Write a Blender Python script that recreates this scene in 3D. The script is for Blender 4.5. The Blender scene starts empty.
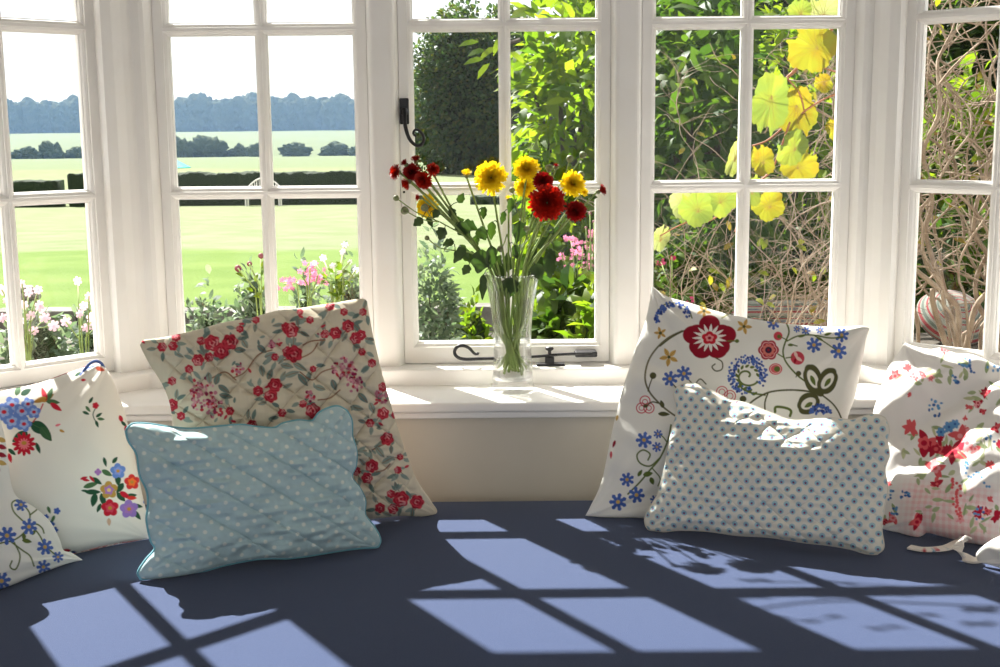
import bpy, bmesh, math, random
import numpy as np
from mathutils import Vector, Matrix, Euler

C = bpy.context.scene.collection
rng = random.Random(7)
nrg = np.random.default_rng(11)
PI = math.pi
R = math.radians

# ---------------------------------------------------------------- camera
CZ = 1.135            # eye height above the floor
FPX = 1256.0
PITCH = R(9.3)
ROLL = -0.0095
cam_d = bpy.data.cameras.new('camera')
cam = bpy.data.objects.new('camera', cam_d)
C.objects.link(cam)
CM = Matrix.Rotation(PI / 2 - PITCH, 3, 'X') @ Matrix.Rotation(ROLL, 3, 'Z')
cam.matrix_world = Matrix.Translation((0, 0, CZ)) @ CM.to_4x4()
cam_d.sensor_width = 36.0
cam_d.lens = 36.0 * FPX / 1000.0
cam_d.clip_start = 0.02
cam_d.clip_end = 3000
bpy.context.scene.camera = cam
CMI = np.array(CM.transposed())


def ray(px, py):
    return CM @ Vector(((px - 500) / FPX, (333.5 - py) / FPX, -1.0))


def at_y(px, py, Y):
    d = ray(px, py)
    t = Y / d.y
    return Vector((d.x * t, Y, CZ + d.z * t))


def at_z(px, py, Z):
    d = ray(px, py)
    t = (Z - CZ) / d.z
    return Vector((d.x * t, d.y * t, Z))


def at_plane(px, py, p0, n):
    d = ray(px, py)
    t = (p0 - Vector((0, 0, CZ))).dot(n) / d.dot(n)
    return Vector((0, 0, CZ)) + d * t


def to_px(co):                       # (n,3) array of world points -> pixel arrays
    q = (co - np.array((0, 0, CZ))) @ CMI.T
    return 500 + FPX * q[:, 0] / -q[:, 2], 333.5 - FPX * q[:, 1] / -q[:, 2]


# ---------------------------------------------------------------- object helpers
def link(name, me, mat=None, parent=None, loc=None, rotz=None, smooth=False):
    o = bpy.data.objects.new(name, me)
    C.objects.link(o)
    if mat is not None:
        me.materials.append(mat)
    if parent is not None:
        o.parent = parent
    if loc is not None:
        o.location = loc
    if rotz is not None:
        o.rotation_euler = (0, 0, rotz)
    if smooth:
        me.polygons.foreach_set('use_smooth', [True] * len(me.polygons))
    return o


def tag(o, label=None, cat=None, group=None, kind=None):
    if label: o['label'] = label
    if cat: o['category'] = cat
    if group: o['group'] = group
    if kind: o['kind'] = kind
    return o


def thing(name, label, cat, loc=(0, 0, 0), rotz=0, group=None):
    o = bpy.data.objects.new(name, None)
    C.objects.link(o)
    o.empty_display_size = 0.05
    o.location = loc
    o.rotation_euler = (0, 0, rotz)
    return tag(o, label, cat, group)


def np_mesh(name, verts, quads=None, tris=None):
    me = bpy.data.meshes.new(name)
    verts = np.asarray(verts, dtype=np.float32)
    loops, starts, tot = [], [], 0
    if quads is not None and len(quads):
        q = np.asarray(quads, dtype=np.int32)
        loops.append(q.ravel()); starts.append(np.arange(len(q)) * 4 + tot); tot += q.size
    if tris is not None and len(tris):
        t = np.asarray(tris, dtype=np.int32)
        loops.append(t.ravel()); starts.append(np.arange(len(t)) * 3 + tot); tot += t.size
    loops = np.concatenate(loops); starts = np.concatenate(starts)
    me.vertices.add(len(verts)); me.vertices.foreach_set('co', verts.ravel())
    me.loops.add(len(loops)); me.loops.foreach_set('vertex_index', loops)
    me.polygons.add(len(starts)); me.polygons.foreach_set('loop_start', starts.astype(np.int32))
    me.update(calc_edges=True)
    me.validate()
    return me


class MB:
    """collects simple shapes into one mesh"""
    def __init__(s):
        s.v = []; s.f = []

    def add(s, vs, fs):
        b = len(s.v)
        s.v += [tuple(v) for v in vs]
        s.f += [tuple(i + b for i in f) for f in fs]

    def box(s, a, b):
        x0, y0, z0 = a; x1, y1, z1 = b
        s.add([(x0, y0, z0), (x1, y0, z0), (x1, y1, z0), (x0, y1, z0), (x0, y0, z1), (x1, y0, z1), (x1, y1, z1), (x0, y1, z1)],
              [(0, 3, 2, 1), (4, 5, 6, 7), (0, 1, 5, 4), (1, 2, 6, 5), (2, 3, 7, 6), (3, 0, 4, 7)])

    def prism(s, poly, z0, z1):
        n = len(poly)
        s.add([(p[0], p[1], z0) for p in poly] + [(p[0], p[1], z1) for p in poly],
              [tuple(reversed(range(n))), tuple(range(n, 2 * n))] + [(i, (i + 1) % n, (i + 1) % n + n, i + n) for i in range(n)])

    def tube(s, pts, rad, seg=8, cap=True):
        pts = [Vector(p) for p in pts]
        n = len(pts)
        if not hasattr(rad, '__len__'): rad = [rad] * n
        b = len(s.v)
        prev = None
        for i, p in enumerate(pts):
            t = (pts[min(i + 1, n - 1)] - pts[max(i - 1, 0)])
            t = t.normalized() if t.length > 1e-9 else Vector((0, 0, 1))
            if prev is None:
                a = t.orthogonal().normalized()
            else:
                a = (prev - t * prev.dot(t))
                a = a.normalized() if a.length > 1e-6 else t.orthogonal().normalized()
            prev = a
            c = t.cross(a)
            for k in range(seg):
                w = 2 * PI * k / seg
                s.v.append(tuple(p + (a * math.cos(w) + c * math.sin(w)) * rad[i]))
        for i in range(n - 1):
            for k in range(seg):
                k2 = (k + 1) % seg
                s.f.append((b + i * seg + k, b + i * seg + k2, b + (i + 1) * seg + k2, b + (i + 1) * seg + k))
        if cap:
            s.f.append(tuple(b + k for k in reversed(range(seg))))
            s.f.append(tuple(b + (n - 1) * seg + k for k in range(seg)))

    def lathe(s, prof, c=(0, 0, 0), seg=32, closed=False):
        b = len(s.v); n = len(prof)
        for r, z in prof:
            for k in range(seg):
                w = 2 * PI * k / seg
                s.v.append((c[0] + r * math.cos(w), c[1] + r * math.sin(w), c[2] + z))
        for i in range(n if closed else n - 1):
            j = (i + 1) % n
            for k in range(seg):
                k2 = (k + 1) % seg
                s.f.append((b + i * seg + k, b + i * seg + k2, b + j * seg + k2, b + j * seg + k))

    def build(s, name, mat, parent=None, smooth=False, bevel=0, seg=2, loc=None, rotz=None):
        me = bpy.data.meshes.new(name)
        me.from_pydata(s.v, [], s.f)
        me.update()
        o = link(name, me, mat, parent, loc, rotz, smooth)
        if bevel:
            m = o.modifiers.new('bevel', 'BEVEL'); m.width = bevel; m.segments = seg; m.limit_method = 'ANGLE'; m.angle_limit = R(25)
            me.polygons.foreach_set('use_smooth', [True] * len(me.polygons))
            w = o.modifiers.new('wn', 'WEIGHTED_NORMAL'); w.keep_sharp = False
        return o


def crom(pts, n):                    # smooth curve through points, n samples by arc length
    P = np.array([tuple(p) for p in pts], dtype=float)
    if len(P) == 2:
        t = np.linspace(0, 1, n)[:, None]
        return P[0] * (1 - t) + P[1] * t
    Q = np.vstack([2 * P[0] - P[1], P, 2 * P[-1] - P[-2]])
    out = []
    for i in range(1, len(Q) - 2):
        a, b, c, d = Q[i - 1], Q[i], Q[i + 1], Q[i + 2]
        for t in np.linspace(0, 1, 16, endpoint=False):
            out.append(0.5 * (2 * b + (c - a) * t + (2 * a - 5 * b + 4 * c - d) * t * t + (3 * b - a - 3 * c + d) * t ** 3))
    out.append(P[-1])
    out = np.array(out)
    L = np.concatenate([[0], np.cumsum(np.linalg.norm(np.diff(out, axis=0), axis=1))])
    s = np.linspace(0, L[-1], n)
    return np.stack([np.interp(s, L, out[:, k]) for k in range(P.shape[1])], axis=1)


_T = np.random.default_rng(5).random((64, 64))


def vn(x, y, seed=0):                # smooth value noise, arrays in, 0..1
    x = np.asarray(x) + seed * 17.31; y = np.asarray(y) + seed * 7.77
    xi = np.floor(x).astype(int); yi = np.floor(y).astype(int)
    fx = x - xi; fy = y - yi
    fx = fx * fx * (3 - 2 * fx); fy = fy * fy * (3 - 2 * fy)
    g = lambda a, b: _T[a % 64, b % 64]
    return (g(xi, yi) * (1 - fx) + g(xi + 1, yi) * fx) * (1 - fy) + (g(xi, yi + 1) * (1 - fx) + g(xi + 1, yi + 1) * fx) * fy


# ---------------------------------------------------------------- materials
def S(r, g, b):
    f = lambda c: ((c / 255 + 0.055) / 1.055) ** 2.4 if c > 10 else c / 255 / 12.92
    return (f(r), f(g), f(b))


def mat(name, col, rough=0.6, noise=None, bump=None, spec=0.5, sheen=0, metal=0, attr=None, coat=0, trans=None, island=None):
    """noise=(scale, colour2, lo, hi)  bump=(scale, strength, distance)  attr=colour attribute name"""
    m = bpy.data.materials.new(name)
    m.use_nodes = True
    nt = m.node_tree; N = nt.nodes; L = nt.links
    p = N['Principled BSDF']; out = N['Material Output']
    p.inputs['Base Color'].default_value = (*col, 1)
    p.inputs['Roughness'].default_value = rough
    p.inputs['Specular IOR Level'].default_value = spec
    p.inputs['Metallic'].default_value = metal
    if sheen:
        p.inputs['Sheen Weight'].default_value = sheen
        p.inputs['Sheen Roughness'].default_value = 0.4
    if coat: p.inputs['Coat Weight'].default_value = coat
    tc = N.new('ShaderNodeTexCoord')
    src = None
    if attr:
        a = N.new('ShaderNodeAttribute'); a.attribute_name = attr
        src = a.outputs['Color']
    if noise:
        nz = N.new('ShaderNodeTexNoise'); nz.inputs['Scale'].default_value = noise[0]; nz.inputs['Detail'].default_value = 6
        L.new(tc.outputs['Object'], nz.inputs['Vector'])
        mr = N.new('ShaderNodeMapRange'); mr.inputs[1].default_value = noise[2]; mr.inputs[2].default_value = noise[3]
        L.new(nz.outputs['Fac'], mr.inputs[0])
        mx = N.new('ShaderNodeMix'); mx.data_type = 'RGBA'
        L.new(mr.outputs[0], mx.inputs[0])
        mx.inputs[6].default_value = (*col, 1); mx.inputs[7].default_value = (*noise[1], 1)
        src = mx.outputs[2]
    if island:
        g = N.new('ShaderNodeNewGeometry')
        rp = N.new('ShaderNodeValToRGB')
        els = rp.color_ramp.elements
        els[0].color = (*island[0], 1)
        els[-1].color = (*island[-1], 1)
        for i, c in enumerate(island[1:-1]):
            e = els.new((i + 1) / (len(island) - 1)); e.color = (*c, 1)
        L.new(g.outputs['Random Per Island'], rp.inputs[0])
        src = rp.outputs[0]
    if src is not None:
        L.new(src, p.inputs['Base Color'])
    if bump:
        nb = N.new('ShaderNodeTexNoise'); nb.inputs['Scale'].default_value = bump[0]; nb.inputs['Detail'].default_value = 3
        L.new(tc.outputs['Object'], nb.inputs['Vector'])
        bp = N.new('ShaderNodeBump'); bp.inputs['Strength'].default_value = bump[1]; bp.inputs['Distance'].default_value = bump[2]
        L.new(nb.outputs['Fac'], bp.inputs['Height'])
        L.new(bp.outputs[0], p.inputs['Normal'])
    if trans:                        # (weight, tint) light through thin leaf or petal
        tr = N.new('ShaderNodeBsdfTranslucent')
        if src is not None:
            tm = N.new('ShaderNodeMix'); tm.data_type = 'RGBA'; tm.blend_type = 'MULTIPLY'; tm.inputs[0].default_value = 1
            L.new(src, tm.inputs[6]); tm.inputs[7].default_value = (*trans[1], 1)
            L.new(tm.outputs[2], tr.inputs['Color'])
        else:
            tr.inputs['Color'].default_value = (*(min(1, a * b) for a, b in zip(col, trans[1])), 1)
        ms = N.new('ShaderNodeMixShader'); ms.inputs[0].default_value = trans[0]
        L.new(p.outputs[0], ms.inputs[1]); L.new(tr.outputs[0], ms.inputs[2]); L.new(ms.outputs[0], out.inputs['Surface'])
    return m


def glass_pane_mat():
    m = bpy.data.materials.new('pane_glass'); m.use_nodes = True
    nt = m.node_tree; N = nt.nodes; L = nt.links
    N.remove(N['Principled BSDF']); out = N['Material Output']
    t = N.new('ShaderNodeBsdfTransparent'); t.inputs[0].default_value = (0.985, 0.99, 0.985, 1)
    g = N.new('ShaderNodeBsdfGlossy'); g.inputs['Roughness'].default_value = 0.03
    lw = N.new('ShaderNodeLayerWeight'); lw.inputs[0].default_value = 0.5
    pw = N.new('ShaderNodeMath'); pw.operation = 'POWER'; pw.inputs[1].default_value = 4.0; L.new(lw.outputs['Facing'], pw.inputs[0])
    fr = N.new('ShaderNodeMath'); fr.operation = 'MULTIPLY_ADD'; fr.inputs[1].default_value = 0.7; fr.inputs[2].default_value = 0.012; L.new(pw.outputs[0], fr.inputs[0])
    nz = N.new('ShaderNodeTexNoise'); nz.inputs['Scale'].default_value = 5.0
    tc = N.new('ShaderNodeTexCoord'); L.new(tc.outputs['Object'], nz.inputs['Vector'])
    bp = N.new('ShaderNodeBump'); bp.inputs['Strength'].default_value = 0.15; bp.inputs['Distance'].default_value = 0.02
    L.new(nz.outputs['Fac'], bp.inputs['Height']); L.new(bp.outputs[0], g.inputs['Normal'])
    mx = N.new('ShaderNodeMixShader')
    L.new(fr.outputs[0], mx.inputs[0]); L.new(t.outputs[0], mx.inputs[1]); L.new(g.outputs[0], mx.inputs[2])
    L.new(mx.outputs[0], out.inputs['Surface'])
    return m


def vase_glass_mat(tint=(1, 1, 1), rim=0.55):
    m = bpy.data.materials.new('vase_glass'); m.use_nodes = True
    nt = m.node_tree; N = nt.nodes; L = nt.links
    N.remove(N['Principled BSDF']); out = N['Material Output']
    t = N.new('ShaderNodeBsdfTransparent'); t.inputs[0].default_value = (*tint, 1)
    g = N.new('ShaderNodeBsdfGlass'); g.inputs['Roughness'].default_value = 0.0; g.inputs['IOR'].default_value = 1.45
    lw = N.new('ShaderNodeLayerWeight'); lw.inputs[0].default_value = rim
    mx = N.new('ShaderNodeMixShader')
    L.new(lw.outputs['Facing'], mx.inputs[0]); L.new(t.outputs[0], mx.inputs[1]); L.new(g.outputs[0], mx.inputs[2])
    L.new(mx.outputs[0], out.inputs['Surface'])
    return m


WHITE = mat('white_gloss_paint', S(248, 245, 240), 0.38, noise=(9, S(244, 240, 233), 0.35, 0.75), bump=(60, 0.12, 0.001))
WALLP = mat('cream_wall_paint', S(208, 201, 186), 0.7, noise=(4, S(198, 190, 174), 0.35, 0.75), bump=(90, 0.2, 0.001))
PLASTER = mat('pale_wall_plaster', S(244, 241, 235), 0.8, bump=(50, 0.2, 0.002))
IRON = mat('black_iron', S(34, 33, 35), 0.42, metal=0.3, noise=(60, S(60, 58, 58), 0.5, 0.8), bump=(120, 0.35, 0.001))
FLOORM = mat('oak_floor', S(150, 118, 84), 0.5, noise=(6, S(120, 90, 60), 0.4, 0.7))
PANE = glass_pane_mat()
# ---------------------------------------------------------------- the room
SILL = CZ - 0.499
SEAT = CZ - 0.675
SB = CZ - 0.4665          # sash bottom
HEAD = SB + 1.0
CL, CR = -0.721, 0.735     # where the glass planes of the bay meet
YG = 2.5
EL = (-1.13, 2.10); ER = (1.144, 2.10)
T225 = math.tan(PI / 8)
Q = math.sqrt(0.5)


def bay(d):               # the line of the bay, moved d into the room
    return [(EL[0] + Q * d, EL[1] - Q * d), (CL + T225 * d, YG - d), (CR - T225 * d, YG - d), (ER[0] - Q * d, ER[1] - Q * d)]


def struct(mb, name, m, bevel=0, seg=3, smooth=False):
    o = mb.build(name, m, bevel=bevel, seg=seg, smooth=smooth)
    return tag(o, kind='structure')


def mirx(p): return (0.014 - p[0], p[1])
def shl(p): return (p[0] + 0.009, p[1])
def shr(p): return (0.005 - p[0], p[1])


YF = 2.458                # front faces of the posts
# straight posts either side of the middle window
for i, (a, b) in enumerate([(-0.2528, -0.1923), (0.2193, 0.2797)]):
    mb = MB()
    r = 0.009
    poly = [(a + 0.006, 2.54), (a, 2.52), (a, 2.486), (a + 0.003, 2.474)]
    for k in range(5):
        w = PI / 2 * k / 4
        poly.append((a + r + 0.006 - 0.010 * math.cos(w), YF + 0.010 - 0.010 * math.sin(w)))
    right = [(a + b - p[0], p[1]) for p in reversed(poly)]
    mb.prism(list(reversed(poly + right)), SB - 0.006, HEAD + 0.004)
    struct(mb, 'trim_%d' % (i + 1), WHITE)
# corner posts
base = [(-0.790, 2.478), (-0.794, 2.462), (-0.781, 2.449), (-0.770, 2.436), (-0.762, 2.424), (-0.752, 2.418), (-0.735, 2.428), (-0.722, 2.446), (-0.713, 2.4545), (-0.708, 2.458),
        (-0.692, 2.458), (-0.684, 2.462), (-0.678, 2.474), (-0.6733, 2.486), (-0.6733, 2.525), (-0.685, 2.54), (-0.75, 2.545)]
mb = MB(); mb.prism([shl(p) for p in base], SB - 0.006, HEAD + 0.004); struct(mb, 'trim_3', WHITE)
mb = MB(); mb.prism([shr(p) if p[0] < -0.71 else (0.0180 - p[0], p[1]) for p in reversed(base)], SB - 0.006, HEAD + 0.004); struct(mb, 'trim_4', WHITE)
# end posts
endp = [(-1.043, 2.187), (-1.035, 2.165), (-1.05, 2.10), (-1.06, 2.05), (-1.20, 2.03), (-1.24, 2.15), (-1.07, 2.215)]
mb = MB(); mb.prism(list(reversed([shl(p) for p in endp])), SB - 0.006, HEAD + 0.004); struct(mb, 'trim_5', WHITE)
mb = MB(); mb.prism([shr(p) for p in endp], SB - 0.006, HEAD + 0.004); struct(mb, 'trim_6', WHITE)


def strip(mb, d0, d1, z0, z1):
    a = bay(d0); b = bay(d1)
    mb.prism(a + list(reversed(b)), z0, z1)


mb = MB()
strip(mb, 0.077, -0.09, SILL - 0.05, SB - 0.001)
struct(mb, 'trim_7', WHITE, bevel=0.004)
mb = MB()
strip(mb, 0.042, -0.09, HEAD, HEAD + 0.05)
struct(mb, 'trim_8', WHITE, bevel=0.006)
# window board that caps the low wall, and the bead under it
sf = [(-1.14, 1.810), (-0.690, 2.260), (0.704, 2.260), (1.154, 1.810)]
bk = list(reversed(bay(0.06)))
mb = MB(); mb.prism(sf + bk, SILL - 0.019, SILL)
struct(mb, 'trim_9', WHITE, bevel=0.005)
sf2 = [(-1.14, 1.824), (-0.694, 2.270), (0.708, 2.270), (1.154, 1.824)]
mb = MB(); mb.prism(sf2 + bk, SILL - 0.032, SILL - 0.0195)
struct(mb, 'trim_10', WHITE, bevel=0.003)
# low wall of the bay
WL = [(-1.14, 1.900), (-0.717, 2.323), (0.731, 2.323), (1.154, 1.900)]
WY = 2.262
WL = [(-1.14, 1.839), (-0.717 + 0.025, WY + 0.02), (0.731 - 0.025, WY + 0.02), (1.154, 1.839)]
mb = MB(); mb.prism(WL + list(reversed(bay(-0.09))), 0.0, SILL - 0.033)
struct(mb, 'wall_front', WALLP)
# head of the bay above the windows
mb = MB(); strip(mb, 0.06, -0.10, HEAD + 0.052, 2.30); struct(mb, 'wall_bay_head', PLASTER)
# cheeks and room
mb = MB(); mb.box((-1.34, 1.2, 0), (-1.142, 2.12, 2.3)); struct(mb, 'wall_bay_left', PLASTER)
mb = MB(); mb.box((1.156, 1.2, 0), (1.354, 2.12, 2.3)); struct(mb, 'wall_bay_right', PLASTER)
mb = MB(); mb.box((-2.3, 1.2, 0), (-1.345, 1.36, 2.3)); struct(mb, 'wall_beside_bay_left', PLASTER)
mb = MB(); mb.box((1.359, 1.2, 0), (2.3, 1.36, 2.3)); struct(mb, 'wall_beside_bay_right', PLASTER)
mb = MB()
for a, b in [((-2.3, -2.6, 0), (-2.1, -2.46, 2.3)), ((2.1, -2.6, 0), (2.3, -2.46, 2.3)), ((-2.1, -2.6, 0), (2.1, -2.46, 0.3)), ((-2.1, -2.6, 2.2), (2.1, -2.46, 2.3))]: mb.box(a, b)
struct(mb, 'wall_back', PLASTER)
mb = MB(); mb.box((-2.46, -2.6, 0), (-2.305, 1.36, 2.3)); struct(mb, 'wall_left', PLASTER)
mb = MB(); mb.box((2.305, -2.6, 0), (2.46, 1.36, 2.3)); struct(mb, 'wall_right', PLASTER)
mb = MB(); mb.box((-2.46, -2.6, -0.1), (2.46, 2.7, 0)); struct(mb, 'floor', FLOORM)
mb = MB(); mb.box((-2.46, -2.6, 2.305), (2.46, 2.75, 2.4)); struct(mb, 'ceiling', PLASTER)

# ---------------------------------------------------------------- windows
ROWS = [(CZ - 0.424, CZ - 0.1306), (CZ - 0.1057, CZ + 0.1845), (CZ + 0.2095, CZ + 0.50)]
W = 0.4115
WS = 0.371


def sash_mesh(mb, w, z0, z1, rows):
    hw = w / 2
    cols = [(-hw + 0.0275, -0.012), (0.012, hw - 0.0275)]
    zz = [z0]
    e = 0.0095
    xs = [-hw]; ops = []
    for c in cols: xs += [c[0] - e, c[1] + e]
    xs.append(hw)
    for r_ in rows: zz += [r_[0] - e, r_[1] + e]
    zz.append(z1)
    for i in range(len(xs) - 1):
        for j in range(len(zz) - 1):
            if i % 2 == 1 and j % 2 == 1: continue
            mb.add([(xs[i], 0, zz[j]), (xs[i + 1], 0, zz[j]), (xs[i + 1], 0, zz[j + 1]), (xs[i], 0, zz[j + 1])], [(0, 1, 2, 3)])
    prof = [(e, 0), (0.0088, 0.0035), (0.0070, 0.0040), (0.0035, 0.0065), (0.0018, 0.0105), (0.0012, 0.0115), (0, 0.012), (0, 0.026), (0.006, 0.028)]
    for c in cols:
        for r_ in rows:
            vs = []; fs = []
            for k, (o, d) in enumerate(prof):
                vs += [(c[0] - o, d, r_[0] - o), (c[1] + o, d, r_[0] - o), (c[1] + o, d, r_[1] + o), (c[0] - o, d, r_[1] + o)]
                if k:
                    b = 4 * k
                    for q in range(4):
                        q2 = (q + 1) % 4
                        fs.append((b - 4 + q, b - 4 + q2, b + q2, b + q))
            mb.add(vs, fs)
    # back face and outer sides
    xs2 = [-hw, cols[0][0] - 0.006, cols[0][1] + 0.006, cols[1][0] - 0.006, cols[1][1] + 0.006, hw]
    zz2 = [z0]
    for r_ in rows: zz2 += [r_[0] - 0.006, r_[1] + 0.006]
    zz2.append(z1)
    for i in range(len(xs2) - 1):
        for j in range(len(zz2) - 1):
            if i % 2 == 1 and j % 2 == 1: continue
            mb.add([(xs2[i], 0.028, zz2[j]), (xs2[i], 0.028, zz2[j + 1]), (xs2[i + 1], 0.028, zz2[j + 1]), (xs2[i + 1], 0.028, zz2[j])], [(0, 1, 2, 3)])
    mb.add([(-hw, 0, z0), (hw, 0, z0), (hw, 0.028, z0), (-hw, 0.028, z0), (-hw, 0, z1), (hw, 0, z1), (hw, 0.028, z1), (-hw, 0.028, z1)],
           [(0, 3, 2, 1), (4, 5, 6, 7), (1, 2, 6, 5), (3, 0, 4, 7)])
    return cols


def window(n, x, y, rotz, dz=0.0, w=W):
    root = bpy.data.objects.new('window_%d' % n, None); C.objects.link(root)
    root.location = (x, y, 0); root.rotation_euler = (0, 0, rotz); root['kind'] = 'structure'
    mb = MB()
    rows = [(a + dz, b + dz) for a, b in ROWS]
    cols = sash_mesh(mb, w - 0.001, SB + 0.001, HEAD - 0.001, rows)
    mb.build('sash', WHITE, root)
    g = MB()
    for c in cols:
        for r_ in rows:
            g.box((c[0] - 0.004, 0.016, r_[0] - 0.004), (c[1] + 0.004, 0.0195, r_[1] + 0.004))
    g.build('glass', PANE, root)
    return root


window(2, -0.4585, 2.485, 0, dz=-0.004)
w3 = window(3, 0.0135, 2.485, 0, dz=0.0)
window(4, 0.4855, 2.485, 0, dz=0.0)
# the angled side lights
n1 = Vector((Q, -Q, 0))
pl = Vector((-0.772, 2.449, 0)) + Vector((-Q, -Q, 0)) * (WS / 2) + n1 * 0.015
window(1, pl.x, pl.y, PI / 4, dz=-0.004, w=WS)
pr = Vector((0.014 - pl.x, pl.y, 0))
window(5, pr.x, pr.y, -PI / 4, w=WS)

# ironmongery of the middle casement (children of window_3, local = world minus (0.007, 2.485, 0))
def L3(px, py, dy=0.0):
    p = at_y(px, py, 2.485 - dy)
    return Vector((p.x - 0.0135, -dy, p.z))


h = MB()
a = L3(404.5, 117, 0.0)
h.box((a.x - 0.009, -0.004, a.z - 0.014), (a.x + 0.009, 0.002, a.z + 0.036))
hp = h.build('latch_plate', IRON, w3, bevel=0.002)
h = MB()
h.lathe([(0.0, 0), (0.008, 0), (0.0085, 0.006), (0.006, 0.014), (0, 0.015)], seg=16)
hb = h.build('latch_boss', IRON, w3, smooth=True)
hb.location = (a.x, -0.003, a.z + 0.010); hb.rotation_euler = (PI / 2, 0, 0)
h = MB()
pts = [L3(404.5, 110, 0.016), L3(404.8, 118, 0.02), L3(405.5, 127, 0.024), L3(409, 138, 0.026), L3(414.5, 144.5, 0.027), L3(420, 145.5, 0.027), L3(423.8, 141, 0.027),
       L3(422.5, 134.5, 0.027), L3(418, 130, 0.027), L3(414.5, 130.5, 0.027), L3(413.5, 134, 0.027), L3(416.5, 136.5, 0.027)]
cp = crom(pts, 48)
h.tube(cp, [0.0042 - 0.0018 * i / 47 for i in range(48)], 10)
h.build('latch_handle', IRON, w3, smooth=True)
# stay: curled bar on the left, pin and rest on the right
h = MB()
pts = [L3(592, 353.5, 0.03), L3(560, 354.5, 0.032), L3(520, 357.6, 0.034), L3(480, 358.8, 0.028), L3(466, 359.2, 0.028), L3(458, 357.5, 0.028), L3(454.5, 352.5, 0.028), L3(457, 347, 0.028), L3(463, 345.6, 0.028),
       L3(469, 348, 0.028), L3(474, 353.2, 0.028), L3(477.3, 354.2, 0.028), L3(478.3, 352.3, 0.028)]
cp = crom(pts, 90)
h.tube(cp, [0.0028 if i < 46 else 0.0034 if i < 78 else 0.0034 - 0.0008 * (i - 78) / 12 for i in range(90)], 10)
h.build('casement_stay', IRON, w3, smooth=True)
h = MB()
a = L3(549.5, 358.5, 0.028)
h.box((a.x - 0.026, a.y - 0.012, SB - 0.0005), (a.x + 0.030, a.y + 0.010, SB + 0.004))
h.box((a.x - 0.009, a.y - 0.010, SB + 0.003), (a.x + 0.009, a.y + 0.006, SB + 0.017))
h.build('stay_pin_block', IRON, w3, bevel=0.0015)
h = MB()
h.lathe([(0, 0), (0.0055, 0), (0.0055, 0.004), (0.0035, 0.007), (0.0035, 0.012), (0.0075, 0.0145), (0.0085, 0.017), (0.0075, 0.0195), (0, 0.0205)], seg=18)
tw = h.build('thumb_screw', IRON, w3, smooth=True)
tw.location = (a.x, a.y - 0.002, SB + 0.0165)
h = MB()
b_ = L3(587, 354, 0.02)
h.box((b_.x - 0.024, -0.030, b_.z - 0.005), (b_.x + 0.020, 0.0, b_.z + 0.006))
h.build('stay_hinge', IRON, w3, bevel=0.0025)
# keeper plate on the stile
h = MB()
c_ = L3(404.6, 192, 0.0)
h.box((c_.x - 0.007, -0.003, c_.z - 0.022), (c_.x + 0.004, 0.001, c_.z + 0.022))
h.build('keeper_plate', WHITE, w3, bevel=0.001)
h = MB(); h.lathe([(0, 0), (0.0024, 0), (0.0022, 0.0015), (0, 0.002)], seg=10)
sc_ = h.build('keeper_screw', IRON, w3, smooth=True); sc_.location = (c_.x - 0.001, -0.003, c_.z + 0.0); sc_.rotation_euler = (PI / 2, 0, 0)

# ---------------------------------------------------------------- window seat
NAVY = mat('navy_linen', S(54, 68, 101), 0.95, noise=(420, S(47, 60, 91), 0.3, 0.7), bump=(700, 0.5, 0.0008), spec=0.15, sheen=0.25)
mb = MB()
sp = [(-1.135, 1.24), (1.149, 1.24), (1.149, 1.80), (0.684, WY - 0.012), (-0.670, WY - 0.012), (-1.135, 1.80)]
mb.prism(sp, 0.0, SEAT - 0.085)
o = mb.build('window_seat', WHITE, bevel=0.004)
tag(o, 'white painted window seat base filling the bay under the blue cushion', 'window seat')
# cushion as a fine grid with rounded rim and slight sag
sp2 = [(-1.13, 1.22), (1.144, 1.22), (1.144, 1.79), (0.678, WY - 0.022), (-0.664, WY - 0.022), (-1.13, 1.79)]
mb = MB(); mb.prism(sp2, SEAT - 0.083, SEAT)
o = mb.build('seat_cushion', NAVY, bevel=0.022, seg=6)
tag(o, 'long flat navy blue seat pad covering the whole window seat', 'seat cushion')

# ---------------------------------------------------------------- light
world = bpy.data.worlds.new('world'); bpy.context.scene.world = world
world.use_nodes = True
bg = world.node_tree.nodes['Background']
bg.inputs[0].default_value = (0.97, 0.985, 1.0, 1)
bg.inputs[1].default_value = 1.4
sun_d = bpy.data.lights.new('sun', 'SUN'); sun_d.energy = 18; sun_d.angle = R(0.55); sun_d.color = (1.0, 0.97, 0.92)
sun = bpy.data.objects.new('sun', sun_d); C.objects.link(sun)
sd = Vector((0.648, -1.0, -1.165))
sun.rotation_euler = sd.to_track_quat('-Z', 'Y').to_euler()
sun.location = (-6, 9, 11)
vs = bpy.context.scene.view_settings
bpy.context.scene.display_settings.display_device = 'sRGB'
vs.view_transform = 'Standard'; vs.look = 'None'; vs.gamma = 1.0; vs.exposure = 0.0; vs.use_curve_mapping = False
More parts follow.
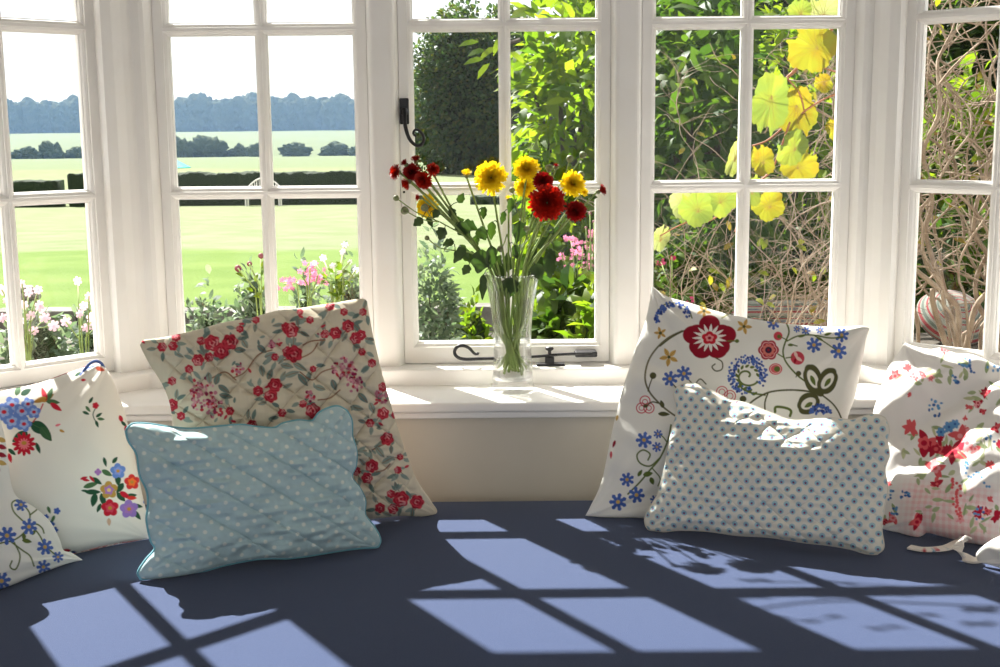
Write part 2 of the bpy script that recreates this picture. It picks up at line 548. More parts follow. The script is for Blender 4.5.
# ---------------------------------------------------------------- cushions
class Paint:
    """prints a pattern into the colour attribute of a cushion cover"""
    def __init__(s, x, y, base):
        s.x = x; s.y = y
        s.c = np.empty((len(x), 3)); s.c[:] = base

    def mix(s, idx, m, col):
        m = np.clip(m, 0, 1)[:, None]
        s.c[idx] = s.c[idx] * (1 - m) + np.array(col) * m

    def near(s, cx, cy, r):
        return np.nonzero((np.abs(s.x - cx) < r) & (np.abs(s.y - cy) < r))[0]

    def ell(s, cx, cy, rx, ry, ang, col, soft=0.35):
        i = s.near(cx, cy, max(rx, ry) + 1.5)
        if not len(i): return
        dx = s.x[i] - cx; dy = s.y[i] - cy
        c, n = math.cos(ang), math.sin(ang)
        u = (dx * c + dy * n) / rx; v = (-dx * n + dy * c) / ry
        d = (1 - np.sqrt(u * u + v * v)) * min(rx, ry)
        s.mix(i, d / soft * 0.5 + 0.5, col)

    def leaf(s, cx, cy, l, w, ang, col, vein=None):
        i = s.near(cx, cy, l + 1.5)
        if not len(i): return
        dx = s.x[i] - cx; dy = s.y[i] - cy
        c, n = math.cos(ang), math.sin(ang)
        u = (dx * c + dy * n) / l; v = (-dx * n + dy * c)
        h = w * np.clip(1 - u * u, 0, 1) ** 0.8 * (1 - 0.25 * u)
        s.mix(i, (h - np.abs(v)) / 0.35 * 0.5 + 0.5 * (np.abs(u) < 1), col)
        if vein is not None:
            s.mix(i, (0.45 - np.abs(v)) / 0.35 * (np.abs(u) < 0.85), vein)

    def stroke(s, pts, w, col, smooth=True):
        P = crom(pts, max(6, 5 * len(pts))) if smooth and len(pts) > 2 else np.array(pts, float)
        lo = P.min(0) - w - 1; hi = P.max(0) + w + 1
        i = np.nonzero((s.x > lo[0]) & (s.x < hi[0]) & (s.y > lo[1]) & (s.y < hi[1]))[0]
        if not len(i): return
        x = s.x[i]; y = s.y[i]; D = np.full(len(i), 1e9)
        for a, b in zip(P[:-1], P[1:]):
            e = b - a; q = e.dot(e) + 1e-9
            t = np.clip(((x - a[0]) * e[0] + (y - a[1]) * e[1]) / q, 0, 1)
            D = np.minimum(D, np.hypot(x - a[0] - e[0] * t, y - a[1] - e[1] * t))
        s.mix(i, (w / 2 - D) / 0.35 * 0.5 + 0.5, col)

    def bloom(s, cx, cy, r, n, col, depth=0.3, ph=0.0, squash=1.0, sharp=False, soft=0.4):
        i = s.near(cx, cy, r + 1.5)
        if not len(i): return
        dx = s.x[i] - cx; dy = (s.y[i] - cy) / squash
        th = np.arctan2(dy, dx) + ph; rr = np.hypot(dx, dy)
        k = np.abs(np.cos(th * n / 2))
        k = k if not sharp else 1 - np.abs(((th * n / (2 * PI)) % 1) - 0.5) * 2
        lim = r * (1 - depth + depth * k)
        s.mix(i, (lim - rr) / soft * 0.5 + 0.5, col)

    def ring(s, cx, cy, r, w, col, squash=1.0, n=0, depth=0.0):
        i = s.near(cx, cy, r + w + 1.5)
        if not len(i): return
        dx = s.x[i] - cx; dy = (s.y[i] - cy) / squash
        rr = np.hypot(dx, dy)
        if n: rr = rr / (1 - depth + depth * np.abs(np.cos(np.arctan2(dy, dx) * n / 2)))
        s.mix(i, (w / 2 - np.abs(rr - r)) / 0.35 * 0.5 + 0.5, col)

    def specks(s, cx, cy, rx, ry, n, r, cols, rg):
        for _ in range(n):
            a = rg.random() * 2 * PI; q = math.sqrt(rg.random())
            s.ell(cx + rx * q * math.cos(a), cy + ry * q * math.sin(a), r * (0.7 + 0.6 * rg.random()), r * (0.7 + 0.6 * rg.random()), 0, rg.choice(cols))

    def rose(s, cx, cy, r, rg, dark, mid, pale):
        s.bloom(cx, cy, r, 6, mid, 0.22, rg.random() * 6)
        for k in range(5):                       # outer petals with darker creases
            a = k * 1.256 + rg.uniform(-.3, .3)
            s.ell(cx + r * .55 * math.cos(a), cy + r * .55 * math.sin(a), r * .40, r * .30, a + 1.57, pale if rg.random() < .25 else mid)
            s.ell(cx + r * .42 * math.cos(a + .5), cy + r * .42 * math.sin(a + .5), r * .34, r * .10, a + 2.0, dark)
            s.ell(cx + r * .78 * math.cos(a + .2), cy + r * .78 * math.sin(a + .2), r * .28, r * .07, a + 1.7, dark)
        for k in range(4):
            a = rg.random() * 6.28
            s.ell(cx + r * .25 * math.cos(a), cy + r * .25 * math.sin(a), r * .18, r * .07, a + 1.2, pale)
        s.ell(cx, cy, r * .16, r * .13, rg.random() * 3, dark)


def cloth_mat(name, rough=0.85, bump=(900, 0.35, 0.0006), sheen=0.1):
    m = mat(name, (0.8, 0.8, 0.8), rough, attr='print', bump=bump, spec=0.2, sheen=sheen)
    return m


def cushion(root_name, label, cat, edges, base, yaw, tilt, T, paint, relief=None, N=300, matl=None, part='cover', power=0.5, group=None, seam=None, wrk=1.0, seed=1, fb=0.6):
    """edges: outline as picture positions of the four sides, laid on a leaning plane through base; T = half thickness.
       returns root, outline points (world)"""
    n = Vector((math.sin(yaw) * math.cos(tilt), -math.cos(yaw) * math.cos(tilt), math.sin(tilt)))
    p0 = Vector((base[0], base[1], SEAT + 0.004))
    # in-plane axes
    ax = Vector((math.cos(yaw), math.sin(yaw), 0))
    ay = n.cross(ax).normalized()
    if ay.z < 0: ay = -ay
    cur = []
    for e in edges:
        q = crom(e, N)
        loc = []
        for x, y in q:
            w = at_plane(x, y, p0, n) - p0
            loc.append((w.dot(ax), w.dot(ay)))
        cur.append(np.array(loc))
    top, right, bot, left = cur          # top L>R, right T>B, bottom L>R, left T>B
    u = np.linspace(0, 1, N)[None, :, None]; v = np.linspace(0, 1, N)[:, None, None]
    P = (1 - v) * top[None] + v * bot[None] + (1 - u) * left[:, None] + u * right[:, None] \
        - ((1 - u) * (1 - v) * top[0] + u * (1 - v) * top[-1] + (1 - u) * v * bot[0] + u * v * bot[-1])
    uu = np.broadcast_to(np.linspace(-1, 1, N)[None, :], (N, N)); vv = np.broadcast_to(np.linspace(-1, 1, N)[:, None], (N, N))
    prof = np.clip((1 - np.abs(uu) ** 2.2) * (1 - np.abs(vv) ** 2.2), 0, 1) ** power
    edge = np.clip((1 - np.abs(uu)) * (1 - np.abs(vv)) * 6, 0, 1) ** 0.5
    X = P[..., 0]; Y = P[..., 1]
    # soft folds radiating from the corners, slow lumps
    lump = (vn(X * 9, Y * 9, seed) - 0.5) * 0.016 + (vn(X * 24, Y * 24, seed + 1) - 0.5) * 0.006
    fold = 0
    for sx, sy in ((-1, -1), (1, -1), (-1, 1), (1, 1)):
        a = np.arctan2(vv - sy, uu - sx); d = np.hypot(uu - sx, vv - sy)
        fold = fold + (vn(a * 6 + 5, d * 1.2 + 3, seed + int(3 + sx + 2 * sy)) - 0.5) * 0.016 * np.exp(-d * 1.8)
    h = T * prof + (lump * prof + fold * edge) * wrk
    rel = relief(X, Y, uu, vv) * edge if relief else 0
    front = h + rel
    back = -(T * fb * prof + lump * prof * 0.5)
    axn = np.array(ax); ayn = np.array(ay); nn = np.array(n); p0n = np.array(p0)
    F = p0n + X[..., None] * axn + Y[..., None] * ayn + front[..., None] * nn
    M = 60
    ii = np.linspace(0, N - 1, M).round().astype(int)
    B = p0n + X[np.ix_(ii, ii)][..., None] * axn + Y[np.ix_(ii, ii)][..., None] * ayn + back[np.ix_(ii, ii)][..., None] * nn
    zmin = min(F[..., 2].min(), B[..., 2].min())
    Fv = F.reshape(-1, 3); Bv = B.reshape(-1, 3)
    Fv[:, 2] = np.maximum(Fv[:, 2], SEAT + 0.0015); Bv[:, 2] = np.maximum(Bv[:, 2], SEAT + 0.0015)
    verts = np.vstack([Fv, Bv])
    px, py = to_px(verts)
    print('CUSHION', root_name, 'zmin rel seat %.3f' % (zmin - SEAT), 'size %.2f x %.2f' % (np.ptp(X), np.ptp(Y)), 'top', Fv[:, 2].max() - SEAT)
    k = np.arange(N - 1)
    a = (k[:, None] * N + k[None, :]).ravel()
    q1 = np.stack([a, a + N, a + N + 1, a + 1], 1)
    k = np.arange(M - 1); o = N * N
    a = (k[:, None] * M + k[None, :]).ravel() + o
    q2 = np.stack([a, a + 1, a + M + 1, a + M], 1)
    root = thing(root_name, label, cat, (p0.x, p0.y, SEAT), 0, group)
    off = np.array((p0.x, p0.y, SEAT))
    me = np_mesh(part, verts - off, np.vstack([q1, q2]))
    XY = np.vstack([np.stack([X.ravel(), Y.ravel()], 1), np.stack([X[np.ix_(ii, ii)].ravel(), Y[np.ix_(ii, ii)].ravel()], 1)])
    col = paint(px, py, XY[:, 0], XY[:, 1], len(Fv))
    at = me.color_attributes.new('print', 'FLOAT_COLOR', 'POINT')
    at.data.foreach_set('color', np.hstack([col, np.ones((len(col), 1))]).astype(np.float32).ravel())
    c = link(part, me, matl, root, smooth=True)
    # rim points in order, local to the root
    G = F - off
    rim = np.vstack([G[0, :], G[1:, -1], G[-1, ::-1][1:], G[::-1, 0][1:]])
    if seam:
        mb = MB()
        rr = rim[:: max(1, len(rim) // 420)]
        rr = np.vstack([rr, rr[:1]]).copy()
        rr[:, 2] = np.maximum(rr[:, 2], seam[0] + 0.001)
        mb.tube(rr, seam[0], 6)
        mb.build(seam[2], seam[1], root, smooth=True)
    return root, rim, (p0, ax, ay, n)


def px_seat(px, py):
    p = at_z(px, py, SEAT)
    return (p.x, p.y)


def yaw_between(a, b):
    return math.atan2(b[1] - a[1], b[0] - a[0])


# --- A: quilted rose-print cushion --------------------------------------
def relief_diamond(X, Y, u, v):
    s = 0.062
    a = (X + Y * 1.05 + 0.006 * np.sin(Y * 30)) / s; b = (X - Y * 1.05 + 0.004 * np.sin(X * 40)) / s
    da = np.abs(a - np.round(a)) * s; db = np.abs(b - np.round(b)) * s
    d = np.minimum(da, db)
    q = np.clip(d / 0.020, 0, 1)
    puff = 0.0105 * np.sqrt(q * (2 - q)) - 0.0105
    ridge = (vn(X * 50 + Y * 25, Y * 170, 4) - 0.5) * 0.0070 + (vn(X * 26, Y * 30, 24) - .5) * .010 + (vn(X * 110, Y * 110, 9) - 0.5) * 0.0015
    return puff + ridge * (0.35 + 0.65 * np.clip(1 - d / 0.02, 0, 1))


CRIM = S(158, 22, 44); ROSE = S(198, 56, 72); PALE = S(224, 150, 150); SAGE = S(146, 160, 148); SAGED = S(112, 132, 124); TWIG = S(150, 108, 80); DUSTY = S(196, 122, 140)


def paint_roses(px, py, X, Y, nf):
    rg = random.Random(3)
    p = Paint(px, py, S(221, 210, 186))
    p.c *= (0.97 + 0.05 * vn(X * 300, Y * 40, 2))[:, None]
    R_ = [(162, 347, 5), (173, 346, 5), (176, 337, 5), (212, 343, 8.5), (221, 351, 8.5), (230, 342, 8.5), (198, 360, 6.5), (209, 357, 5), (189, 369, 4.5), (201, 341, 4.5), (275, 357, 4),
          (288, 352, 6), (286, 327, 5), (275, 385, 7.5), (258, 391, 5.5), (271, 396, 7), (172, 381, 4.5), (172, 405, 6.5), (181, 416, 4.5), (230, 411, 4.5), (282, 413, 4.5), (252, 425, 5.5),
          (256, 320, 4), (291, 330, 8), (294, 354, 9), (335.5, 333, 6.5), (348, 326, 6.5), (325, 334, 4.5), (356, 338, 6.5), (361, 335, 5.5), (372, 363, 4.5), (383, 387, 5), (313, 411, 8),
          (303, 404, 4), (383, 413.5, 6.5), (370, 423, 4.5), (387, 439, 7), (372, 466, 7), (356, 471, 5), (367, 478, 6), (401, 499, 8.5), (417, 502, 7.5), (391, 494, 4.5), (380, 508, 5.5),
          (393, 509, 5.5), (313, 369, 3.5), (400, 457, 3.5), (330, 306, 5), (310, 320, 4), (344, 312, 4), (363, 312, 4), (362, 352, 4), (395, 415, 4), (398, 470, 4), (345, 440, 5), (352, 452, 6),
          (338, 480, 6), (345, 500, 5), (318, 450, 5), (240, 329, 4), (300, 312, 3.5)]
    for x, y, r in R_:
        for k in range(3):
            a = rg.random() * 6.28; q = r + 3.5 + 3 * rg.random()
            p.stroke([(x, y), (x + q * math.cos(a) * .6 + 1, y + q * math.sin(a) * .6), (x + q * math.cos(a), y + q * math.sin(a))], 0.8, TWIG)
            p.leaf(x + q * math.cos(a), y + q * math.sin(a), 4.2 + 1.5 * rg.random(), 2.0, a + rg.uniform(-.5, .5), rg.choice([SAGE, SAGE, SAGED]), TWIG if rg.random() < .3 else None)
    for (x, y, rx, ry) in [(203, 394, 14, 18), (344, 369, 13, 12), (354, 383, 9, 9), (215, 408, 9, 10), (382, 395, 7, 8), (274, 343, 7, 5), (239, 369, 7, 6), (321, 337, 5, 5), (310, 396, 6, 6), (330, 425, 9, 9)]:
        p.specks(x, y, rx, ry, int(rx * ry * 0.36), 1.5, [DUSTY, ROSE, S(222, 160, 170), S(150, 40, 80), DUSTY], rg)
    for pts in [[(233, 378), (245, 372), (258, 355), (272, 350)], [(212, 378), (225, 372), (236, 380)], [(284, 360), (300, 358), (312, 352), (318, 343)], [(372, 450), (380, 446), (392, 441)], [(300, 372), (312, 380), (322, 372), (334, 368)],
                [(376, 472), (384, 470), (390, 464)], [(303, 345), (312, 341), (325, 340)], [(340, 390), (330, 398), (318, 400)]]:
        p.stroke(pts, 1.3, TWIG)
    for (x, y, l, a) in [(209, 378, 6, 1.4), (217, 379, 6, -1.3), (224, 389, 7, .6), (226, 396, 7, .2), (262, 371, 6, 1.4), (270, 374, 6, -1.2), (300, 367, 8, .5), (292, 374, 8, -.3), (303, 380, 8, .9), (287, 366, 7, .2),
                         (262, 349, 6, .7), (270, 355, 6, -.4), (240, 350, 6, 0), (245, 344, 5, 1), (363, 398, 7, .8), (357, 408, 7, .2), (372, 408, 6, 1.2), (380, 452, 7, .9), (388, 460, 7, -.5), (334, 385, 6, 1.2), (320, 388, 6, .3)]:
        p.leaf(x, y, l, 3.0, a, rg.choice([SAGE, SAGED]), TWIG)
    for _ in range(150):
        x, y = rg.uniform(140, 437), rg.uniform(300, 520)
        p.leaf(x, y, 3, 1.3, rg.random() * 6, rg.choice([SAGE, SAGED, SAGE, ROSE]))
    for (x, y, r) in R_:
        p.rose(x, y, r, rg, CRIM, ROSE, PALE)
    return p.c


def paint_back(col):
    def f(p, nf):
        p.c[nf:] = col
    return f


br = px_seat(437, 514); bl = px_seat(215, 548)
A_yaw = yaw_between(bl, br)
bot_mid = ((br[0]) , br[1])
MA = cloth_mat('rose_print_quilting')
cushion('quilted_floral_cushion', 'large square quilted cream cushion printed with red roses, leaning behind the light blue one', 'cushion',
        [[(140, 345), (144, 340), (165, 337), (200, 329), (225, 322), (250, 318), (275, 311), (300, 308), (345, 301), (362, 298.5), (367, 301)],
         [(367, 301), (371, 330), (378, 362), (388, 398), (400, 438), (415, 478), (430, 500), (437, 510), (435, 516)],
         [(187, 551), (240, 541), (300, 532), (360, 521), (400, 516), (425, 517), (435, 516)],
         [(140, 345), (143, 352), (150, 365), (163, 386), (171, 410), (174, 450), (178, 500), (187, 551)]],
        br, A_yaw, R(10), 0.052, paint_roses, relief_diamond, N=400, matl=MA, seed=3, fb=0.35, power=.40)

# --- B: light blue polka-dot cushion with scalloped edge ------------------
AQUA = S(180, 206, 210)


def relief_chan(X, Y, u, v):
    s = 0.052
    a = (X * 0.72 + Y) / s
    d = np.abs(a - np.round(a)) * s
    q = np.clip(d / 0.013, 0, 1)
    rp = (vn(X * 34, Y * 130, 6) - 0.5) * 0.0085 + (vn(X * 22, Y * 26, 26) - .5) * .011 + (vn(X * 120, Y * 120, 3) - 0.5) * 0.0014
    r2 = np.clip((np.maximum(np.abs(u), np.abs(v)) - .68) * 6, 0, 1) * (vn(X * 62, Y * 62, 8) - 0.5) * 0.014
    return 0.0065 * np.sqrt(q * (2 - q)) - 0.0065 + rp + r2


def paint_polka(px, py, X, Y, nf):
    c = np.empty((len(X), 3)); c[:] = AQUA
    c *= (0.96 + 0.08 * vn(X * 200, Y * 200, 2))[:, None]
    s = 0.0250
    a = X / s + Y / s * 0.12; b = Y / s - X / s * 0.12
    for o in (0, 0.5):
        aa = a + o - np.round(a + o); bb = b + o - np.round(b + o)
        d = np.hypot(aa, bb) * s
        m = np.clip((0.0031 - d) / 0.0007 * .5 + .5, 0, 1)[:, None] * 0.85
        c = c * (1 - m) + np.array(S(233, 236, 226)) * m
    return c


PIPE = mat('teal_binding', S(118, 178, 192), 0.7, bump=(300, 0.4, 0.001))
bl = px_seat(143, 581); br = px_seat(376, 549)
cushion('polka_dot_cushion', 'light blue quilted cushion with white dots and scalloped piped edge', 'cushion',
        [[(126, 430), (133, 424), (148, 424), (168, 427), (190, 429), (215, 427), (240, 425), (256, 427), (274, 428), (283, 423.5), (298, 420.5), (312, 421), (319, 413), (329, 408), (338, 406.5), (347, 411)],
         [(347, 411), (351.5, 421), (352, 436), (356, 450), (355.7, 465), (351.6, 477), (360, 489), (365, 501), (365, 515), (374, 527), (380, 539), (378, 547)],
         [(141, 579), (157, 579), (191, 574), (228, 564), (260, 558.5), (288, 558), (312, 555), (336, 551), (358, 548), (378, 547)],
         [(126, 430), (129, 441), (137, 454), (140, 474), (147, 490), (148.5, 505), (147, 520), (151, 540), (155, 549), (146, 560), (138.5, 572), (141, 579)]],
        bl, yaw_between(bl, br), R(13), 0.048, paint_polka, relief_chan, N=320, matl=cloth_mat('aqua_polka_quilting'), seam=(0.0026, PIPE, 'piping'), seed=12, fb=0.5, power=.42)


# --- C: white cushion with posies ----------------------------------------
def paint_posies(px, py, X, Y, nf):
    rg = random.Random(9)
    p = Paint(px, py, S(238, 233, 222))
    GR = S(38, 82, 56); GR2 = S(74, 110, 70); BL = S(104, 134, 206); BL2 = S(160, 182, 226); RD = S(196, 30, 52); GO = S(190, 140, 60); MV = S(170, 120, 190); PK = S(232, 120, 130)
    L_ = p.leaf
    # posy 1
    L_(40, 428, 11, 6, .45, GR, GR2); L_(46, 434, 9, 4.5, .9, S(60, 96, 62), GR2); L_(20, 437, 9, 5, 2.6, GR, GR2); L_(18, 390, 6, 3, -1.2, GR2); L_(26, 392, 6, 3, -.5, GR); L_(38, 448, 6, 2, 1.2, GR)
    for (x, y, a) in [(48, 398, -.6), (53, 402, .1), (50, 394, -1.2), (44, 394, -1.9), (56, 407, .6), (40, 400, 2.8)]: L_(x, y, 7, 2.6, a, rg.choice([GO, RD, GR2, GO]))
    p.stroke([(43, 404), (38, 415), (33, 422)], 1.3, RD)
    for (x, y, r) in [(12, 405, 9), (22, 411, 9), (12, 421, 9), (28, 404, 7), (4, 412, 9), (24, 424, 8), (34, 412, 7)]:
        p.bloom(x, y, r, 5, BL, .3, rg.random() * 6); p.bloom(x, y, r * .62, 5, BL2, .3, rg.random() * 6); p.ell(x, y, r * .28, r * .22, 0, RD)
    p.bloom(24, 444, 12, 12, RD, .35); p.bloom(24, 444, 6, 12, PK, .4); p.ell(24, 443, 2.6, 2, 0, GO)
    L_(62, 431, 3, 1.3, .4, GO); L_(58, 425, 3, 1.2, -.3, PK); L_(10, 458, 5, 2, 1.3, RD); L_(12, 452, 5, 2, .7, GR)
    # sprig
    p.stroke([(96, 407), (93, 415), (97, 424)], 1.0, GR); p.bloom(95.6, 405.5, 3.4, 5, RD, .2)
    for (x, y, a) in [(86, 413, .4), (88, 409, .9), (99, 415, -.6), (101, 419, .1), (97, 424, 1.2), (91, 400, -1)]: L_(x, y, 3.8, 1.5, a, rg.choice([GR, GR2]))
    L_(83.5, 380, 2.6, 1.3, 0, RD); L_(78, 374, 4, 1.6, -.6, GR); L_(100, 369, 5, 2.2, .3, S(214, 90, 60)); p.stroke([(80, 375), (86, 369), (94, 366)], 1.6, S(70, 96, 170))
    L_(121, 419, 4, 2, 1.2, RD); L_(124, 424, 4, 1.6, .8, GR); L_(126, 429, 3.4, 1.8, 1.5, RD)
    # posy 2
    for (x, y, l, w, a) in [(91, 485, 8, 2.6, -.3), (93, 492, 8, 2.6, 0), (94, 500, 7, 3.4, 1.8), (97, 481, 6, 2.4, .6), (105, 462, 5, 1.7, 1.3), (115, 460, 4, 2, -.9), (121, 497, 6, 3, .8), (120, 488, 6, 3, 2.2), (137, 515, 6, 2.4, .9),
                            (138, 506, 5, 2, .2), (107, 473, 6, 2.6, .5), (99, 508, 5, 2, 2), (131, 496, 6, 2.6, -.2), (103, 500, 7, 3, 1.3), (86, 491, 5, 1.2, .1), (118, 480, 6, 3, 1.5)]:
        L_(x, y, l, w, a, rg.choice([GR, GR, GR2]))
    for (x, y, a) in [(86, 480, .2), (92, 479, .9), (84, 478, -.3)]: L_(x, y, 4, 1.4, a, rg.choice([RD, GO]))
    def pansy(x, y, r, c1, c2, c3):
        p.bloom(x, y, r, 5, c1, .26, .4); p.bloom(x, y, r * .68, 5, c2, .3, 1.0)
        for k in range(5):
            a = 1.256 * k + .4; p.ell(x + r * .55 * math.cos(a), y + r * .55 * math.sin(a), r * .26, r * .12, a + 1.57, c1)
        p.ell(x, y, r * .22, r * .2, 0, c3)
    pansy(118, 471, 8, S(104, 140, 214), S(140, 160, 226), GO); pansy(109, 490, 9, S(188, 150, 70), MV, S(230, 200, 120)); pansy(132, 482, 8, S(214, 50, 52), S(240, 120, 50), GO)
    pansy(110, 508, 9, RD, S(210, 70, 90), GO); pansy(129, 509, 9.5, S(150, 120, 196), MV, GO)
    p.bloom(98, 472, 3.6, 4, MV, .3); L_(125, 495, 6, 2.6, .6, RD); L_(132, 498, 5, 2, 0, S(220, 60, 50)); p.ell(145, 502, 1.8, 2, 0, BL); L_(109, 522, 4, 2, 1.5, S(216, 180, 150))
    # blue sprig low left
    for (x, y, r) in [(57, 511, 3.6), (51, 524, 4), (55, 530, 3.4), (46, 517, 3)]: p.bloom(x, y, r, 5, S(70, 100, 180), .3)
    for (x, y, a) in [(49, 510, 1.2), (45, 520, .5), (53, 519, 2)]: L_(x, y, 4, 1.6, a, GR2)
    L_(66, 551, 5, 2, -.2, RD); L_(75, 553, 4, 1.6, .4, S(50, 80, 150)); L_(100, 548, 3, 1, .3, RD); L_(122, 543, 3, 1, 0, RD)
    return p.c


bl = px_seat(66, 556); br = px_seat(148, 539)
C_yaw = yaw_between(bl, br)
print('yaws', C_yaw)
EDG = mat('red_cord_piping', S(190, 120, 112), 0.7, noise=(60, S(236, 228, 215), 0.45, 0.55))
c_root, c_rim, c_frm = cushion('posy_print_cushion', 'white cotton cushion printed with blue and red flower posies, leaning under the left window', 'cushion',
        [[(-150, 392), (-80, 402), (0, 391), (40, 383), (74, 371), (96, 364), (106, 372)],
         [(106, 372), (113, 382), (123, 412), (131, 445), (139, 485), (146, 515), (149, 539)],
         [(-130, 600), (-60, 585), (20, 563), (66, 555), (100, 547), (125, 542), (149, 539)],
         [(-150, 392), (-146, 450), (-140, 520), (-130, 600)]],
        br, C_yaw, R(24), 0.060, paint_posies, lambda X, Y, u, v: (vn(X * 30, Y * 30, 5) - .5) * 0.003, N=360, matl=cloth_mat('posy_print_cotton'), seam=(0.0018, EDG, 'piping'), seed=21, fb=0.5, power=.42, wrk=.7)


lp = [at_plane(x, y, c_frm[0], c_frm[3]) + c_frm[3] * q - c_root.location for x, y, q in [(79, 377, .012), (82, 372, .018), (87, 366.5, .02), (93, 364, .018), (99, 365, .012), (103, 369, .006)]]
mb = MB(); mb.tube([Vector(v) for v in crom([tuple(v) for v in lp], 30)], .0026, 8)
mb.build('hanging_loop', mat('blue_cord', S(70, 96, 160), .8), c_root, smooth=True)['label'] = 'blue cord loop'


# --- D: white cushion embroidered with cornflowers -----------------------
CFL = S(76, 106, 180); CFD = S(46, 66, 134); OLV = S(96, 110, 50); GOLD = S(206, 168, 92)


def cornflower(p, x, y, r, ph=0.0):
    for k in range(7):
        a = 2 * PI * k / 7 + ph
        p.leaf(x + r * .58 * math.cos(a), y + r * .58 * math.sin(a), r * .45, r * .21, a, CFL)
        p.leaf(x + r * .85 * math.cos(a), y + r * .85 * math.sin(a), r * .22, r * .24, a, CFL)
    p.ell(x, y, r * .24, r * .24, 0, GOLD)


def paint_corn(px, py, X, Y, nf):
    p = Paint(px, py, S(240, 237, 229))
    for pts in [[(-30, 560), (-5, 545), (14, 540), (26, 530), (30, 515), (24, 505)], [(24, 522), (14, 512), (12, 503), (18, 500), (23, 504), (20, 509)], [(10, 541), (22, 550), (30, 556), (34, 566)],
                [(14, 542), (20, 556), (16, 569), (10, 567), (12, 561)], [(28, 527), (36, 524), (42, 528), (44, 533)], [(33, 527), (40, 536), (45, 547)], [(30, 515), (38, 508), (36, 502)], [(46, 547), (52, 552), (58, 557)]]:
        p.stroke(pts, 1.5, OLV)
    p.leaf(27, 541, 5, 2.2, .2, OLV); p.leaf(34, 532, 3.6, 1.6, -1.0, OLV); p.leaf(24, 537, 4, 2, 1.5, OLV)
    for x, y, r in [(21, 504.6, 6.5), (29, 526.7, 8), (7, 535.6, 9), (45, 547, 8), (43.5, 567, 7), (58, 557, 5.5), (1.6, 581, 9), (-14, 556, 8), (-26, 585, 8), (-30, 530, 8)]: cornflower(p, x, y, r, x)
    for y, c in [(440, GOLD), (447, CRIM), (455, CRIM), (463, GOLD)]: p.leaf(2, y, 5, 2.4, .3, c)
    p.bloom(-14, 470, 14, 5, CRIM, .3)
    return p.c


bt = px_seat(82, 562)
cushion('cornflower_cushion', 'white cushion embroidered with blue cornflowers and curling stems, cut off by the left edge', 'cushion',
        [[(-190, 440), (-120, 436), (-50, 425), (-12, 414), (-1, 414)],
         [(-1, 414), (4, 440), (8, 475), (15, 497), (33, 508), (49, 522), (59, 540), (63, 550), (72, 553), (83, 560)],
         [(-180, 650), (-100, 625), (0, 591), (33, 578), (66, 566), (83, 562)],
         [(-190, 440), (-188, 520), (-184, 590), (-180, 650)]],
        bt, yaw_between(px_seat(0, 591), bt), R(20), 0.042, paint_corn, lambda X, Y, u, v: (vn(X * 40, Y * 40, 7) - .5) * 0.003, N=330, matl=cloth_mat('cornflower_cotton'), seed=31, fb=0.4)


